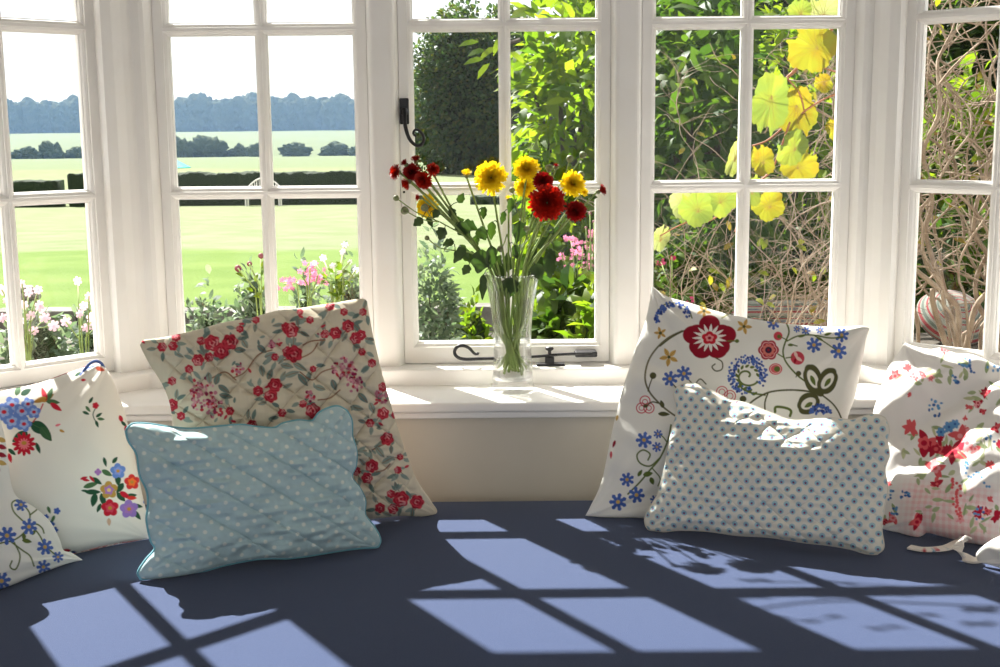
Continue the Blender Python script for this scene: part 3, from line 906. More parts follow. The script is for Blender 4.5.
# --- E: white cushion embroidered with the big red flower ------------------
def paint_embroidery(px, py, X, Y, nf):
    rg = random.Random(4)
    p = Paint(px, py, S(240, 237, 228))
    DK = S(84, 84, 50); RED = S(150, 20, 42); PKR = S(205, 70, 84); ST = p.stroke; L_ = p.leaf
    ST([(682, 331), (668, 338), (656, 349), (648, 362), (645, 378), (649, 391), (658, 402), (671, 413), (690, 424), (720, 436)], 1.8, S(110, 104, 74))
    ST([(700, 327), (686, 330), (672, 337), (660, 346)], 1.5, DK)
    ST([(653, 376), (650, 384), (648, 391)], 1.2, DK); p.ell(653, 375.6, 3.3, 3.3, 0, DK)
    L_(662, 404, 4.2, 2.1, -1.9, DK); L_(664, 414, 6, 2.2, 0.05, DK)
    ST([(670, 381), (680, 392), (684, 399)], 1.3, DK); ST([(685, 376), (694, 386), (698, 396), (702, 391), (699, 384), (693, 385)], 1.2, DK); ST([(694, 386), (700, 379), (706, 384)], 1.2, DK)
    # lower left spray
    ST([(671, 425), (668, 440), (660, 458), (650, 470), (640, 482), (628, 494)], 1.7, OLV); ST([(667, 442), (662, 436), (656, 434)], 1.2, OLV)
    ST([(660, 458), (650, 466), (640, 463), (637, 455), (643, 450), (650, 454), (648, 460)], 1.6, OLV); ST([(652, 468), (660, 478), (658, 486)], 1.2, OLV)
    L_(648, 474, 5, 2.6, -.2, OLV); L_(652, 481, 4, 2.3, 1.2, OLV); L_(640, 473, 4, 1.8, -1, OLV)
    for x, y, r in [(670, 378.7, 7.5), (684, 373.5, 7.5), (644, 440, 8), (658, 434, 4.5), (657, 447, 5), (627, 479.6, 7), (636.5, 495, 8), (618, 502, 8.5), (655, 500, 5), (773.5, 323, 6.5), (841.7, 335, 7), (814, 345, 7.5),
                    (838.7, 351, 8), (806, 331, 4.5), (820, 330, 4), (797, 329, 3.5)]: cornflower(p, x, y, r, x)
    # gold flowers
    for x, y, r in [(660.4, 333, 6), (669, 357, 9), (704, 311, 7), (744, 326.5, 7.5)]:
        for k in range(5):
            a = 1.256 * k + x
            L_(x + r * .6 * math.cos(a), y + r * .6 * math.sin(a), r * .5, r * .24, a, GOLD, S(176, 130, 60))
        p.ell(x, y, 1.6, 1.6, 0, DK)
    ST([(722, 318), (733, 312), (741, 312), (743, 306), (738, 304), (736, 308)], 1.4, S(170, 170, 110))
    # umbels
    def umbel(cx, cy, r, a0, a1, n, flat=1.0):
        for k in range(n):
            a = a0 + (a1 - a0) * rg.random(); q = r * (0.62 + 0.42 * rg.random())
            p.ell(cx + q * math.cos(a), cy + q * math.sin(a) * flat, 1.15, 1.15, 0, rg.choice([CFL, CFD, CFL]))
    ST([(656, 318), (662, 306), (676, 303), (688, 309), (692, 318)], 1.2, OLV); umbel(674, 314, 16, 3.0, 6.6, 75, .75); umbel(663, 318, 8, 2.4, 5.0, 22)
    # big red flower
    for k in range(5):
        a = 2 * PI * k / 5 - PI / 2
        p.bloom(709.5 + 15 * math.cos(a), 338 + 12 * math.sin(a), 12.5, 2, RED, .18, a, .88)
    p.ell(709.5, 338, 15, 12.5, 0, RED)
    p.bloom(709.5, 338, 17.5, 15, S(240, 232, 224), .52, 0, .82, True); p.bloom(709.5, 338, 8, 5, S(205, 30, 50), .22, .3, .85); p.bloom(709.5, 338, 4.4, 5, S(236, 150, 150), .3, .3, .85); p.ell(709.5, 338, 1.8, 1.5, 0, RED)
    ST([(716, 358), (722, 362), (722, 369), (716, 371), (712, 367), (715, 364)], 1.3, DK); ST([(728, 341), (736, 341)], 1.4, OLV); p.ell(737, 341, 2.1, 1.9, 0, OLV)
    # right vines
    ST([(820, 393), (806, 382), (796, 374), (786, 362), (783, 352), (785, 343), (789, 332), (786, 322), (782, 316)], 1.7, OLV)
    ST([(787, 341), (798, 336), (812, 335), (830, 338), (843, 337)], 1.5, OLV); ST([(815, 336), (826, 343), (836, 350)], 1.2, OLV); ST([(790, 344), (797, 346)], 1.2, OLV)
    L_(791, 345, 3.4, 1.3, 0, OLV); L_(828, 334, 4, 1.4, -.3, OLV); L_(820, 339, 4, 1.3, .5, OLV); L_(802, 336, 4, 1.2, -.2, OLV)
    ST([(796, 377), (798, 372)], 1, DK); p.ell(798.5, 373.5, 2.7, 2.6, 0, DK)
    p.ell(778, 336, 4.4, 4.4, 0, PKR); p.ell(779, 336.5, 2, 2, 0, OLV); ST([(781, 337), (787, 340)], 1, OLV)
    p.bloom(768.5, 350, 10.5, 6, S(170, 44, 60), .16); p.ring(768.5, 350, 8.2, .9, S(236, 180, 176), 1, 6, .16); p.bloom(768.5, 350, 6.5, 10, S(216, 120, 110), .2); p.ell(768.5, 350, 3.4, 3.2, 0, S(50, 34, 60)); p.ell(768.5, 350, 1.2, 1.2, 0, RED)
    ST([(778, 354), (783, 357)], 1.2, OLV)
    p.ell(797.5, 358, 7, 6.6, .5, PKR); L_(796, 355, 4, 1.6, 1.2, S(238, 200, 190)); L_(799, 359, 4, 1.6, .6, S(238, 200, 190)); L_(795, 361, 3, 1.2, 1.8, RED); ST([(786, 358), (792, 357)], 1.2, OLV)
    p.ring(775.6, 369, 6, 1.2, PKR, .86); p.ell(775.6, 369, 5, 4.2, 0, S(216, 100, 104)); p.ell(777, 369, 3.0, 2.8, 0, OLV)
    # spiral fern
    umbel(747.4, 375, 19, 1.2, 6.9, 190, 1.0)
    sp_ = [(747 + 1.5 * (7.2 - t) * 1.15 * math.cos(t + 0.6), 376 + 1.5 * (7.2 - t) * 1.0 * math.sin(t + 0.6)) for t in np.linspace(5.9, 0.0, 22)]
    ST(sp_, 2.0, OLV); ST([(739, 380), (742, 388), (752, 393), (765, 395)], 1.8, OLV)
    for k in range(9):
        a = 2.2 + k * .5
        L_(747.4 + 10.5 * math.cos(a), 376 + 10 * math.sin(a), 2.6, 1.3, a + 1.0, OLV)
    for k in range(4): L_(740 + 5 * k, 386 + 2.5 * k, 3, 1.3, -.6, OLV)
    # butterfly of three lobes
    for (x, y, rx, ry, a) in [(813, 379, 8, 15, -.42), (827.5, 381, 8, 14, .62), (808.5, 403.5, 8.5, 12.5, 1.05)]:
        for k in range(6):
            b = k * PI / 3; p.ell(x + math.cos(b) * rx * .34, y + math.sin(b) * ry * .34, rx * .78, ry * .72, a, DK)
        p.ell(x, y, rx * .62, ry * .64, a, S(238, 234, 222)); L_(x, y + 1.5, ry * .38, rx * .26, a + PI / 2, OLV)
    p.ell(820, 393.5, 4, 3, .4, DK)
    ST([(820, 394), (806, 391), (788, 390), (770, 392), (757, 398), (748, 405), (740, 412)], 1.8, DK); ST([(768, 393), (765, 402), (765, 412)], 1.6, DK)
    ST([(822, 395), (832, 403), (838, 411), (842, 420)], 1.6, DK)
    p.ell(743, 399, 3.4, 3.3, 0, DK); ST([(775, 412), (776, 407), (786, 408), (791, 411), (790, 416)], 2.6, OLV)
    umbel(820, 414, 11, 3.1, 6.3, 60, .9); umbel(820, 414, 5, 3.1, 6.3, 20, .9)
    for x, y in [(722, 392), (730, 396)]: p.ring(x, y, 5.5, 1.0, PKR); p.ring(x, y, 3, .8, PKR)
    p.ring(645, 401, 5, 1.1, PKR); p.ring(641.5, 408, 5, 1.1, PKR); p.ring(649, 408, 5, 1.1, PKR); p.ring(645, 402, 2.6, .8, PKR); p.ring(641.5, 408, 2.4, .8, PKR); p.ring(649, 408, 2.4, .8, PKR)
    ST([(646, 406), (652, 402), (658, 403)], 1.4, DK); p.ell(645.5, 406, 2.3, 1.8, 0, DK)
    L_(617, 418, 3, 1.4, 1.8, GOLD); L_(614, 444, 4, 1.4, 1.9, RED); L_(611, 455, 4, 1.2, 1.6, PKR); ST([(624, 362), (627, 370)], 1, DK)
    return p.c


bl = px_seat(586, 517)
E_yaw = R(-5)
cushion('embroidered_flower_cushion', 'large white cushion embroidered with a dark red flower and olive butterfly', 'cushion',
        [[(652, 285.5), (666, 296), (690, 303), (720, 312), (753, 319), (798, 325), (837, 327), (862, 326), (869.5, 328.5)],
         [(869.5, 328.5), (866, 340), (863, 358), (859, 378), (854.5, 398), (847.5, 418), (845, 450), (848, 500), (856, 548)],
         [(585.5, 515.5), (600, 517.5), (620, 518), (645, 519), (700, 528), (780, 540), (856, 548)],
         [(652, 285.5), (646.5, 316), (635, 350), (620, 398), (610.6, 438), (601.6, 481), (590, 507), (585.5, 515.5)]],
        bl, E_yaw, R(15), 0.046, paint_embroidery, lambda X, Y, u, v: (vn(X * 30, Y * 30, 5) - .5) * 0.003 + (vn(X * 12 + Y * 30, Y * 9 - X * 6, 15) - .5) * 0.018 * np.clip(-u * 1.5, 0, 1) + (vn(X * 8 - Y * 5, Y * 16, 25) - .5) * .012, N=420, matl=cloth_mat('embroidered_linen'), seed=41, wrk=1.6, fb=0.35, power=.42)


# --- F: small peacock-dot cushion ------------------------------------------
def paint_peacock(px, py, X, Y, nf):
    c = np.empty((len(X), 3)); c[:] = S(234, 229, 215)
    c *= (0.97 + 0.05 * vn(X * 200, Y * 200, 2))[:, None]
    sx, sy = 0.0187, 0.0236
    Xr = X * math.cos(.02) + Y * math.sin(.02); Yr = -X * math.sin(.02) + Y * math.cos(.02)
    Yr = Yr + 0.003 * np.sin(X * 16)
    for o in (0, 0.5):
        aa = Xr / sx + o; bb = Yr / sy + o
        aa = (aa - np.round(aa)) * sx; bb = (bb - np.round(bb)) * sy
        d = np.hypot(aa, bb)
        f = lambda r, w: np.clip((r - d) / w * .5 + .5, 0, 1)[:, None]
        m = f(0.0045, .0006) * .85; c = c * (1 - m) + np.array(S(134, 186, 206)) * m
        m = f(0.0031, .0005) * .75; c = c * (1 - m) + np.array(S(186, 214, 218)) * m
        d = np.hypot(aa, bb + 0.0005)
        m = f(0.0021, .0005); c = c * (1 - m) + np.array(S(84, 130, 168)) * m
        d = np.hypot(aa, bb + 0.0012)
        m = f(0.0012, .0004); c = c * (1 - m) + np.array(S(170, 50, 66)) * m
    return c


def relief_ruffle(X, Y, u, v):
    s = 0.042
    a = (X * 0.75 - Y) / s; b = (X * 0.75 + Y) / s
    d = np.minimum(np.abs(a - np.round(a)), np.abs(b - np.round(b))) * s
    q = np.clip(d / 0.014, 0, 1)
    return 0.0045 * np.sqrt(q * (2 - q)) - 0.0045 + (vn(X * 30, Y * 120, 16) - 0.5) * 0.0075 + (vn(X * 20, Y * 24, 36) - .5) * .010 + np.clip((np.maximum(np.abs(u), np.abs(v)) - .7) * 6, 0, 1) * (vn(X * 60, Y * 60, 8) - 0.5) * 0.007 + (vn(X * 110, Y * 110, 3) - 0.5) * 0.0014


bl = px_seat(648, 531); br = px_seat(876, 556)
cushion('peacock_dot_cushion', 'small cream cushion dotted with pale blue rings, in front of the embroidered one', 'cushion',
        [[(673.5, 394), (680, 385.5), (694, 384), (707.5, 389), (729, 399.5), (748, 404), (775, 415), (791, 420.5), (807, 420.5), (829, 418), (850, 420), (862, 417), (873, 414.5), (884, 417.5), (888, 424)],
         [(888, 424), (889, 432), (887, 442), (889, 455), (884.5, 470), (887.5, 488), (884, 507), (881.5, 528), (883.5, 547), (877, 554)],
         [(646, 526), (650, 530), (662, 531.5), (680, 530), (707.5, 531), (737, 535), (770, 537), (802, 542), (829, 545), (851, 549), (868, 554), (877, 554)],
         [(673.5, 394), (676.5, 406), (676, 416), (671, 434), (667, 455), (663, 474), (658, 494), (649, 509), (645, 519), (646, 526)]],
        bl, yaw_between(bl, br), R(15), 0.044, paint_peacock, relief_ruffle, N=400, matl=cloth_mat('peacock_dot_quilting'), seed=51, power=.42, fb=0.35, seam=(0.0016, mat('cream_seam', S(226, 220, 206), .8), 'piping'))


# --- G: crumpled rose-print cushion under the right window ----------------------
def paint_chintz(px, py, X, Y, nf):
    rg = random.Random(14)
    p = Paint(px, py, S(241, 236, 230))
    # pink gingham panel low down
    w = np.clip((py - 474 - (px - 900) * 0.08) / 14, 0, 1) * np.clip((552 - py) / 6, 0, 1) * np.clip((px - 893) / 22, 0, 1) * np.clip((1010 - px) / 30, 0, 1)
    g = 0.5 * ((np.sin(X * 620) > 0).astype(float) + (np.sin(Y * 620) > 0).astype(float))
    m = (w * (0.35 + 0.5 * g))[:, None] * .8
    p.c = p.c * (1 - m) + np.array(S(230, 160, 160)) * m
    DR = S(178, 26, 52); CO = S(222, 92, 96); PK = S(235, 158, 160); GRN = S(168, 178, 134); BLU = S(96, 150, 196); BL2 = S(60, 100, 160)
    for (x, y, rx, ry, n) in [(924, 448, 26, 14, 12), (958, 442, 24, 20, 14), (985, 400, 16, 16, 8), (925, 376, 26, 8, 10), (952, 366, 14, 14, 5), (935, 475, 20, 14, 8), (950, 500, 24, 20, 12), (980, 520, 24, 14, 10), (905, 515, 24, 12, 8),
                                (990, 445, 18, 24, 9), (975, 365, 24, 8, 4)]:
        for _ in range(n):
            p.leaf(x + rg.uniform(-rx, rx), y + rg.uniform(-ry, ry), rg.uniform(3.5, 7), rg.uniform(1.2, 2.4), rg.random() * 6, rg.choice([GRN, GRN, S(190, 192, 150), S(150, 166, 120)]))
    def fl(x, y, r, c1, c2):
        for k in range(7):
            a = rg.random() * 6.28
            p.leaf(x + r * .5 * math.cos(a), y + r * .5 * math.sin(a), r * .55, r * .28, a + rg.uniform(-.5, .5), rg.choice([c1, c1, c2]))
        p.bloom(x, y, r * .5, 5, c2, .3); p.ell(x, y, r * .22, r * .2, 0, c1)
    for (x, y, r, c1, c2) in [(986, 393, 6, DR, CO), (978, 403, 5.5, DR, PK), (969, 407, 4, CO, CO), (983, 411, 4, DR, CO), (907, 368, 5, CO, CO), (895, 376, 7, CO, PK), (914, 377, 5, CO, PK), (922, 374, 5, PK, CO), (931, 378, 4, PK, CO),
                              (924, 443, 14, DR, CO), (936, 449, 10, CO, DR), (960, 436, 12, PK, CO), (967, 443, 9, CO, PK), (955, 452, 13, DR, CO), (940, 440, 6, DR, DR), (935, 468, 11, CO, PK), (937, 484, 7, CO, DR), (911, 428, 9, CO, CO), (948, 451, 7, DR, DR),
                              (917, 522, 9, DR, CO), (979, 512, 7, DR, DR), (987, 511, 5, DR, CO), (997, 517, 7, DR, DR), (990, 500, 4, CO, CO), (960, 519, 5, CO, PK), (975, 449, 6, CO, PK), (996, 428, 6, DR, CO), (998, 444, 5, DR, DR), (887, 484, 5, CO, CO),
                              (884, 523, 5, CO, DR), (893, 518, 7, CO, PK), (910, 395, 3, CO, CO), (945, 350, 5, CO, PK), (990, 465, 5, CO, CO), (965, 418, 3, CO, CO), (1020, 430, 9, DR, CO), (1035, 480, 10, CO, PK)]:
        fl(x, y, r, c1, c2)
    for k in range(26):
        p.ell(956 + rg.choice([-3, 1, 4]) + rg.uniform(-1, 1), 479 + k * 1.4, 1.6, 1.5, 0, CO)
    for (x, y, r) in [(949, 427, 6), (941, 432, 5), (955, 424, 5)]: p.bloom(x, y, r, 6, BLU, .3); p.ell(x, y, 1.3, 1.3, 0, BL2)
    for (x, y, rx, ry, n) in [(965, 363, 6, 5, 12), (956, 379, 5, 6, 10), (935, 408, 8, 10, 12), (972, 368, 6, 5, 6), (890, 495, 5, 5, 7), (905, 496, 5, 6, 9), (895, 510, 5, 5, 7), (979, 514, 5, 9, 8), (966, 466, 4, 4, 5), (990, 440, 5, 4, 6), (992, 368, 12, 3, 6)]:
        p.specks(x, y, rx, ry, n, 1.4, [BLU, BL2, BLU], rg)
    for k in range(10): p.ell(966 + k * 2.6, 473 + 12 * (k / 9) ** 2 + 4 * math.sin(k), 1.3, 1.3, 0, BLU)
    for pts in [[(958, 452), (972, 462), (984, 452), (984, 438)], [(978, 425), (988, 435), (992, 450)], [(905, 372), (890, 386), (886, 398)]]: p.stroke(pts, 1.0, GRN)
    return p.c


def relief_crumple(X, Y, u, v):
    a = (X * .75 + Y * .66) ; b = (X * .66 - Y * .75)
    f = (vn(b * 20, a * 4.5, 61) - .5) * 0.036 + (vn(b * 46 + 3, a * 9, 62) - .5) * 0.014 + (vn(a * 26, b * 10, 64) - .5) * 0.010 + (vn(X * 60, Y * 60, 66) - .5) * 0.003
    return f


MG = cloth_mat('rose_chintz_cotton')
bl = px_seat(905, 534)
G_yaw = R(-30)
rg_root, rim, frm = cushion('chintz_cushion', 'crumpled white cushion with pink and red roses, under the right window', 'cushion',
        [[(905, 342.5), (914, 346), (930, 349.5), (942, 348.5), (957, 354), (971, 355), (983, 359), (1002, 367), (1040, 372), (1090, 380), (1140, 396)],
         [(1140, 396), (1140, 450), (1136, 510), (1128, 580)],
         [(883, 529), (899, 533.5), (917, 540), (926, 533), (940, 536), (960, 541), (990, 548), (1050, 562), (1128, 580)],
         [(905, 342.5), (896, 356), (887, 371), (880, 392), (873, 415), (874, 440), (878, 480), (879, 510), (883, 529)]],
        bl, G_yaw, R(30), 0.045, paint_chintz, relief_crumple, N=380, matl=MG, seed=71, wrk=1.4, fb=0.35)


# fabric ties lying on the seat, a part of the chintz cushion
def ribbon(pts, w, th, name, m, root, tw=None):
    """flat strip along world points; w width, th thickness"""
    P = crom(pts, 60)
    off = np.array(root.location)
    vs = []; fs = []
    for i, p in enumerate(P):
        t = P[min(i + 1, 59)] - P[max(i - 1, 0)]; t = Vector(t).normalized()
        sd_ = t.cross(Vector((0, 0, 1)))
        sd_ = sd_.normalized() if sd_.length > 1e-4 else Vector((1, 0, 0))
        if tw: sd_ = Matrix.Rotation(np.interp(i, [q[0] for q in tw], [q[1] for q in tw]), 3, t) @ sd_
        up = sd_.cross(t).normalized()
        c = Vector(p - off)
        for a, b in ((-1, -1), (1, -1), (1, 1), (-1, 1)):
            vs.append(tuple(c + sd_ * (a * w / 2) + up * (b * th / 2)))
    for i in range(59):
        for k in range(4):
            fs.append((4 * i + k, 4 * i + (k + 1) % 4, 4 * i + 4 + (k + 1) % 4, 4 * i + 4 + k))
    fs += [(3, 2, 1, 0), (59 * 4, 59 * 4 + 1, 59 * 4 + 2, 59 * 4 + 3)]
    me = bpy.data.meshes.new(name); me.from_pydata(vs, [], fs); me.update()
    V = np.array(vs) + off
    x, y = to_px(V)
    p_ = Paint(x, y, S(240, 232, 222))
    r5 = random.Random(8)
    for _ in range(16): p_.ell(r5.uniform(908, 985), r5.uniform(535, 560), 2.4, 1.8, r5.random() * 3, r5.choice([S(226, 120, 120), S(206, 60, 80), S(120, 160, 190)]))
    at = me.color_attributes.new('print', 'FLOAT_COLOR', 'POINT')
    at.data.foreach_set('color', np.hstack([p_.c, np.ones((len(p_.c), 1))]).astype(np.float32).ravel())
    o = link(name, me, m, root, smooth=False)
    return o


def sp3(px, py, h): return tuple(at_z(px, py, SEAT + h))


ribbon([sp3(909, 547, .004), sp3(925, 549.5, .005), sp3(945, 548, .006), sp3(957, 543, .010), sp3(966, 538, .018)], 0.017, 0.003, 'tie', MG, rg_root)
ribbon([sp3(966, 538, .018), sp3(960, 541, .03), sp3(958.5, 548, .024), sp3(963, 556, .008), sp3(972, 560, .005), sp3(981, 560, .006)], 0.018, 0.003, 'tie', MG, rg_root, tw=[(0, 0), (20, .9), (40, .5), (59, 0)])


# --- H: corner of a plain white cushion at the right edge ----------------------
bl = px_seat(984, 566)
cushion('plain_white_cushion', 'plain white cushion corner poking in at the lower right edge', 'cushion',
        [[(993, 539), (1010, 533), (1040, 535), (1100, 540), (1170, 545)],
         [(1170, 545), (1180, 600), (1190, 660)],
         [(978, 562), (1000, 568), (1060, 590), (1120, 620), (1190, 660)],
         [(993, 539), (983, 546), (976, 554), (978, 562)]],
        bl, R(-33), R(4), 0.020, lambda px, py, X, Y, nf: np.tile(np.array(S(240, 236, 228)), (len(px), 1)),
        lambda X, Y, u, v: (vn(X * 60, Y * 60, 5) - .5) * 0.006, N=120, matl=cloth_mat('plain_white_cotton'), seed=81, fb=0.15)
# ---------------------------------------------------------------- vase and flowers
VX, VY = 0.0235, 2.364
VASEG = vase_glass_mat((0.99, 0.995, 0.99), 0.32)
prof_o = [(0.0, 0.0), (0.037, 0.0), (0.0412, 0.003), (0.0418, 0.010), (0.0400, 0.018), (0.0385, 0.030), (0.0368, 0.055), (0.0358, 0.085), (0.0362, 0.115), (0.0385, 0.145), (0.0425, 0.175), (0.0475, 0.203), (0.0520, 0.226), (0.0526, 0.2275)]
prof_i = [(0.0512, 0.2275), (0.0500, 0.222), (0.0455, 0.200), (0.0405, 0.174), (0.0365, 0.145), (0.0340, 0.115), (0.0336, 0.085), (0.0344, 0.055), (0.0360, 0.032), (0.0345, 0.024), (0.020, 0.021), (0.0, 0.0205)]
vase = thing('glass_vase', 'clear flared glass vase of water on the windowsill, filled with red and yellow flowers', 'vase', (VX, VY, SILL))
mb = MB(); mb.lathe(prof_o + prof_i, seg=64)
mb.build('vessel', VASEG, vase, smooth=True)
WATER = bpy.data.materials.new('water'); WATER.use_nodes = True
nt = WATER.node_tree; nt.nodes.remove(nt.nodes['Principled BSDF'])
t_ = nt.nodes.new('ShaderNodeBsdfTransparent'); t_.inputs[0].default_value = (0.98, 0.985, 0.97, 1)
g_ = nt.nodes.new('ShaderNodeBsdfGlossy'); g_.inputs['Roughness'].default_value = 0.02
lw_ = nt.nodes.new('ShaderNodeLayerWeight'); lw_.inputs[0].default_value = 0.2
m_ = nt.nodes.new('ShaderNodeMixShader')
nt.links.new(lw_.outputs['Facing'], m_.inputs[0]); nt.links.new(t_.outputs[0], m_.inputs[1]); nt.links.new(g_.outputs[0], m_.inputs[2]); nt.links.new(m_.outputs[0], nt.nodes['Material Output'].inputs[0])
mb = MB(); mb.lathe([(0, 0.0215), (0.0338, 0.026), (0.0350, 0.034), (0.0336, 0.056), (0.0328, 0.085), (0.0330, 0.104), (0.0, 0.104)], seg=48)
mb.build('water', WATER, vase, smooth=True)

LEAFD = mat('chrysanthemum_leaf', S(66, 84, 46), 0.5, trans=(0.28, (1.5, 1.9, 0.5)), noise=(30, S(44, 62, 34), .3, .7))
STEM = mat('flower_stem', S(150, 172, 96), 0.55, trans=(0.15, (1.2, 1.3, .8)), noise=(40, S(122, 134, 72), .4, .7))
BUDG = mat('bud_green', S(128, 140, 92), 0.6, noise=(120, S(96, 92, 66), .4, .7))
YEL = mat('yellow_petal', S(250, 226, 40), 0.55, trans=(0.4, (1.0, 0.95, .6)))
YELD = mat('yellow_heart', S(238, 192, 20), 0.6)
REDP = mat('scarlet_petal', S(184, 36, 12), 0.5, trans=(0.42, (1.2, .8, .6)), noise=(60, S(144, 18, 10), .35, .7))
REDD = mat('crimson_petal', S(150, 20, 18), 0.5, trans=(0.35, (1.2, .8, .8)))


def petal(mb, base, d, up, L, w, curl, cup=0.25):
    """one strap petal from base along d, curling towards up"""
    d = d.normalized(); sd_ = d.cross(up).normalized(); u2 = sd_.cross(d).normalized()
    vs = []
    n = 4
    for i in range(n + 1):
        t = i / n
        ww = w * (0.45 + 0.75 * t) * (1 if t < .8 else (0.55 if t == 1 else .9)) * .5
        p = base + d * (L * t) + u2 * (curl * L * t * t)
        vs += [tuple(p - sd_ * ww + u2 * (cup * ww)), tuple(p), tuple(p + sd_ * ww + u2 * (cup * ww))]
    fs = []
    for i in range(n):
        b = 3 * i
        fs += [(b, b + 1, b + 4, b + 3), (b + 1, b + 2, b + 5, b + 4)]
    mb.add(vs, fs)


def mum_head(name, parent, c, axis, r, m, heart=None, openness=1.0, rows=6, seed=0, dense=1.0):
    """chrysanthemum bloom centred at c (local), looking along axis"""
    rg = random.Random(seed)
    axis = axis.normalized(); a = axis.orthogonal().normalized(); b = axis.cross(a)
    mb = MB()
    for k in range(rows):
        f = k / (rows - 1)                       # 0 outer .. 1 inner
        elev = R(-12 + 80 * f ** 0.9) if openness >= 1 else R(25 + 60 * f)
        L = r * (1.0 - 0.45 * f)
        n = int((24 - 10 * f) * dense)
        for i in range(n):
            w = 2 * PI * (i + 0.5 * (k % 2)) / n + rg.uniform(-.09, .09)
            e = elev + rg.uniform(-.14, .14)
            rad = a * math.cos(w) + b * math.sin(w)
            d = rad * math.cos(e) + axis * math.sin(e)
            petal(mb, c + rad * (r * .05) + axis * (r * .08 * f), d, axis, L * rg.uniform(.86, 1.05), r * rg.uniform(.17, .23), rg.uniform(.05, .30) * (1 - f) + .12 * f)
    o = mb.build(name, m, parent, smooth=True)
    if heart:
        h = MB(); h.lathe([(0, -r * .10), (r * .20, -r * .04), (r * .24, r * .16), (r * .12, r * .30), (0, r * .33)], seg=14)
        M = axis.to_track_quat('Z', 'Y').to_matrix()
        h.v = [tuple(c + M @ Vector(v)) for v in h.v]
        h.build('bloom_heart', heart, parent, smooth=True)
    return o


def calyx(parent, c, axis, r, m=None, name='calyx'):
    h = MB(); h.lathe([(0, -r * 1.1), (r * .45, -r * .95), (r * .95, -r * .3), (r, r * .15), (r * .8, r * .6), (r * .35, r * .85), (0, r * .9)], seg=14)
    M = axis.normalized().to_track_quat('Z', 'Y').to_matrix()
    h.v = [tuple(c + M @ Vector(v)) for v in h.v]
    return h.build(name, m or BUDG, parent, smooth=True)


def leaf_mesh(mb, base, d, up, L, w, droop=0.3, lobes=True):
    """lobed leaf blade as a folded grid"""
    d = d.normalized(); sd_ = d.cross(up)
    sd_ = sd_.normalized() if sd_.length > 1e-4 else d.orthogonal().normalized()
    u2 = sd_.cross(d).normalized()
    n = 10; vs = []; fs = []
    for i in range(n + 1):
        t = i / n
        ww = w * .5 * math.sin(PI * min(1, t ** .75)) ** .8 if 0 < t < 1 else w * .03
        if lobes: ww *= 0.80 + 0.34 * abs(math.sin(t * PI * 2.6))
        p = base + d * (L * t) - u2 * (droop * L * t * t)
        for s_ in (-1, -.5, 0, .5, 1):
            vs.append(tuple(p + sd_ * (ww * s_) + u2 * (abs(s_) * ww * .35)))
    for i in range(n):
        for k in range(4):
            b = 5 * i + k
            fs.append((b, b + 1, b + 6, b + 5))
    mb.add(vs, fs)


def stem_pts(target, k, depth, rim=None):
    """root in the water, through the neck, to the bloom; world coordinates"""
    rg = random.Random(k)
    dx = target.x - VX; dy = target.y - VY
    a = rg.random() * 6.28; q = rg.uniform(.006, .022)
    p0 = Vector((VX - max(-.014, min(.014, dx * .08)) + q * math.cos(a), VY + q * math.sin(a), SILL + rg.uniform(.030, .05)))
    rx = max(-.040, min(.040, dx * .26 + rg.uniform(-.006, .006))); ry = max(-.022, min(.022, dy * .3 + rg.uniform(-.012, .012)))
    p2 = Vector((VX + rx, VY + ry, SILL + 0.232))
    p1 = Vector((VX + rx * .55 + rg.uniform(-.008, .008), VY + ry * .5, SILL + 0.125))
    pm = p2.lerp(target, .5) + Vector((-dx * .03, 0, .012))
    return [p0, p1, p2, pm, target]


FL = []      # (root, list of stem points) to hang leaves on


def flower(label, px, py, Y, r_px, kind, axis, k, name='chrysanthemum', openness=1.0, dense=1.0, group=None, srad=.0023):
    c = at_y(px, py, Y)
    r = r_px / FPX * Y
    axis = Vector(axis).normalized()
    root = thing(name, label, 'flower', (VX, VY, SILL + 0.03), 0, group)
    off = Vector(root.location)
    foot = c - axis * (r * .55)
    pts = stem_pts(foot, k, 0)
    pts[-2] = pts[2].lerp(foot, .55) - Vector((axis.x, axis.y, 0)) * .012
    cp = crom(pts, 36)
    mb = MB(); mb.tube([Vector(p) - off for p in cp], [srad * (1.15 - .35 * i / 35) for i in range(36)], 7)
    mb.build('stem', STEM, root, smooth=True)
    m = {'y': YEL, 'r': REDP, 'd': REDD}[kind]
    mum_head('bloom', root, c - off, axis, r, m, None, openness, 9 if r_px > 8 else 5, k, dense)
    calyx(root, c - off - axis * (r * .28), axis, max(.0045, r * .34))
    FL.append((root, cp, off))
    return root


Y1 = 2.36
flower('large round yellow bloom standing tallest left of the window bar', 491, 178, 2.36, 16.5, 'y', (0, -1, .15), 1)
flower('yellow bloom right of the window bar, touching the red ones', 526.5, 169.5, 2.37, 14, 'y', (-.05, -.9, .5), 2)
flower('yellow bloom partly hidden low behind the red pair', 525, 187, 2.43, 11, 'y', (-.2, -.9, .1), 3)
flower('loose yellow bloom at the right of the bunch', 572.5, 184, 2.38, 13, 'y', (.2, -.9, .3), 4)
flower('yellow bloom low on the far left of the bunch', 428, 206, 2.42, 13, 'y', (-.5, -.7, .1), 5)
flower('small yellow half-open bloom on an upright stem left of the tallest one', 466.6, 174.6, 2.38, 6.0, 'y', (0, -.5, .8), 6, openness=0)
flower('tiny yellow bud low beside the window bar', 508.7, 199, 2.39, 4.2, 'y', (0, -.4, .9), 7, openness=0)
flower('small yellow bud tucked behind the loose yellow bloom at right', 583, 192.5, 2.40, 5.2, 'y', (.4, -.7, .2), 8, openness=0)
flower('largest red bloom in the middle of the bunch', 547, 202.6, 2.33, 18.5, 'r', (.05, -1, .05), 9)
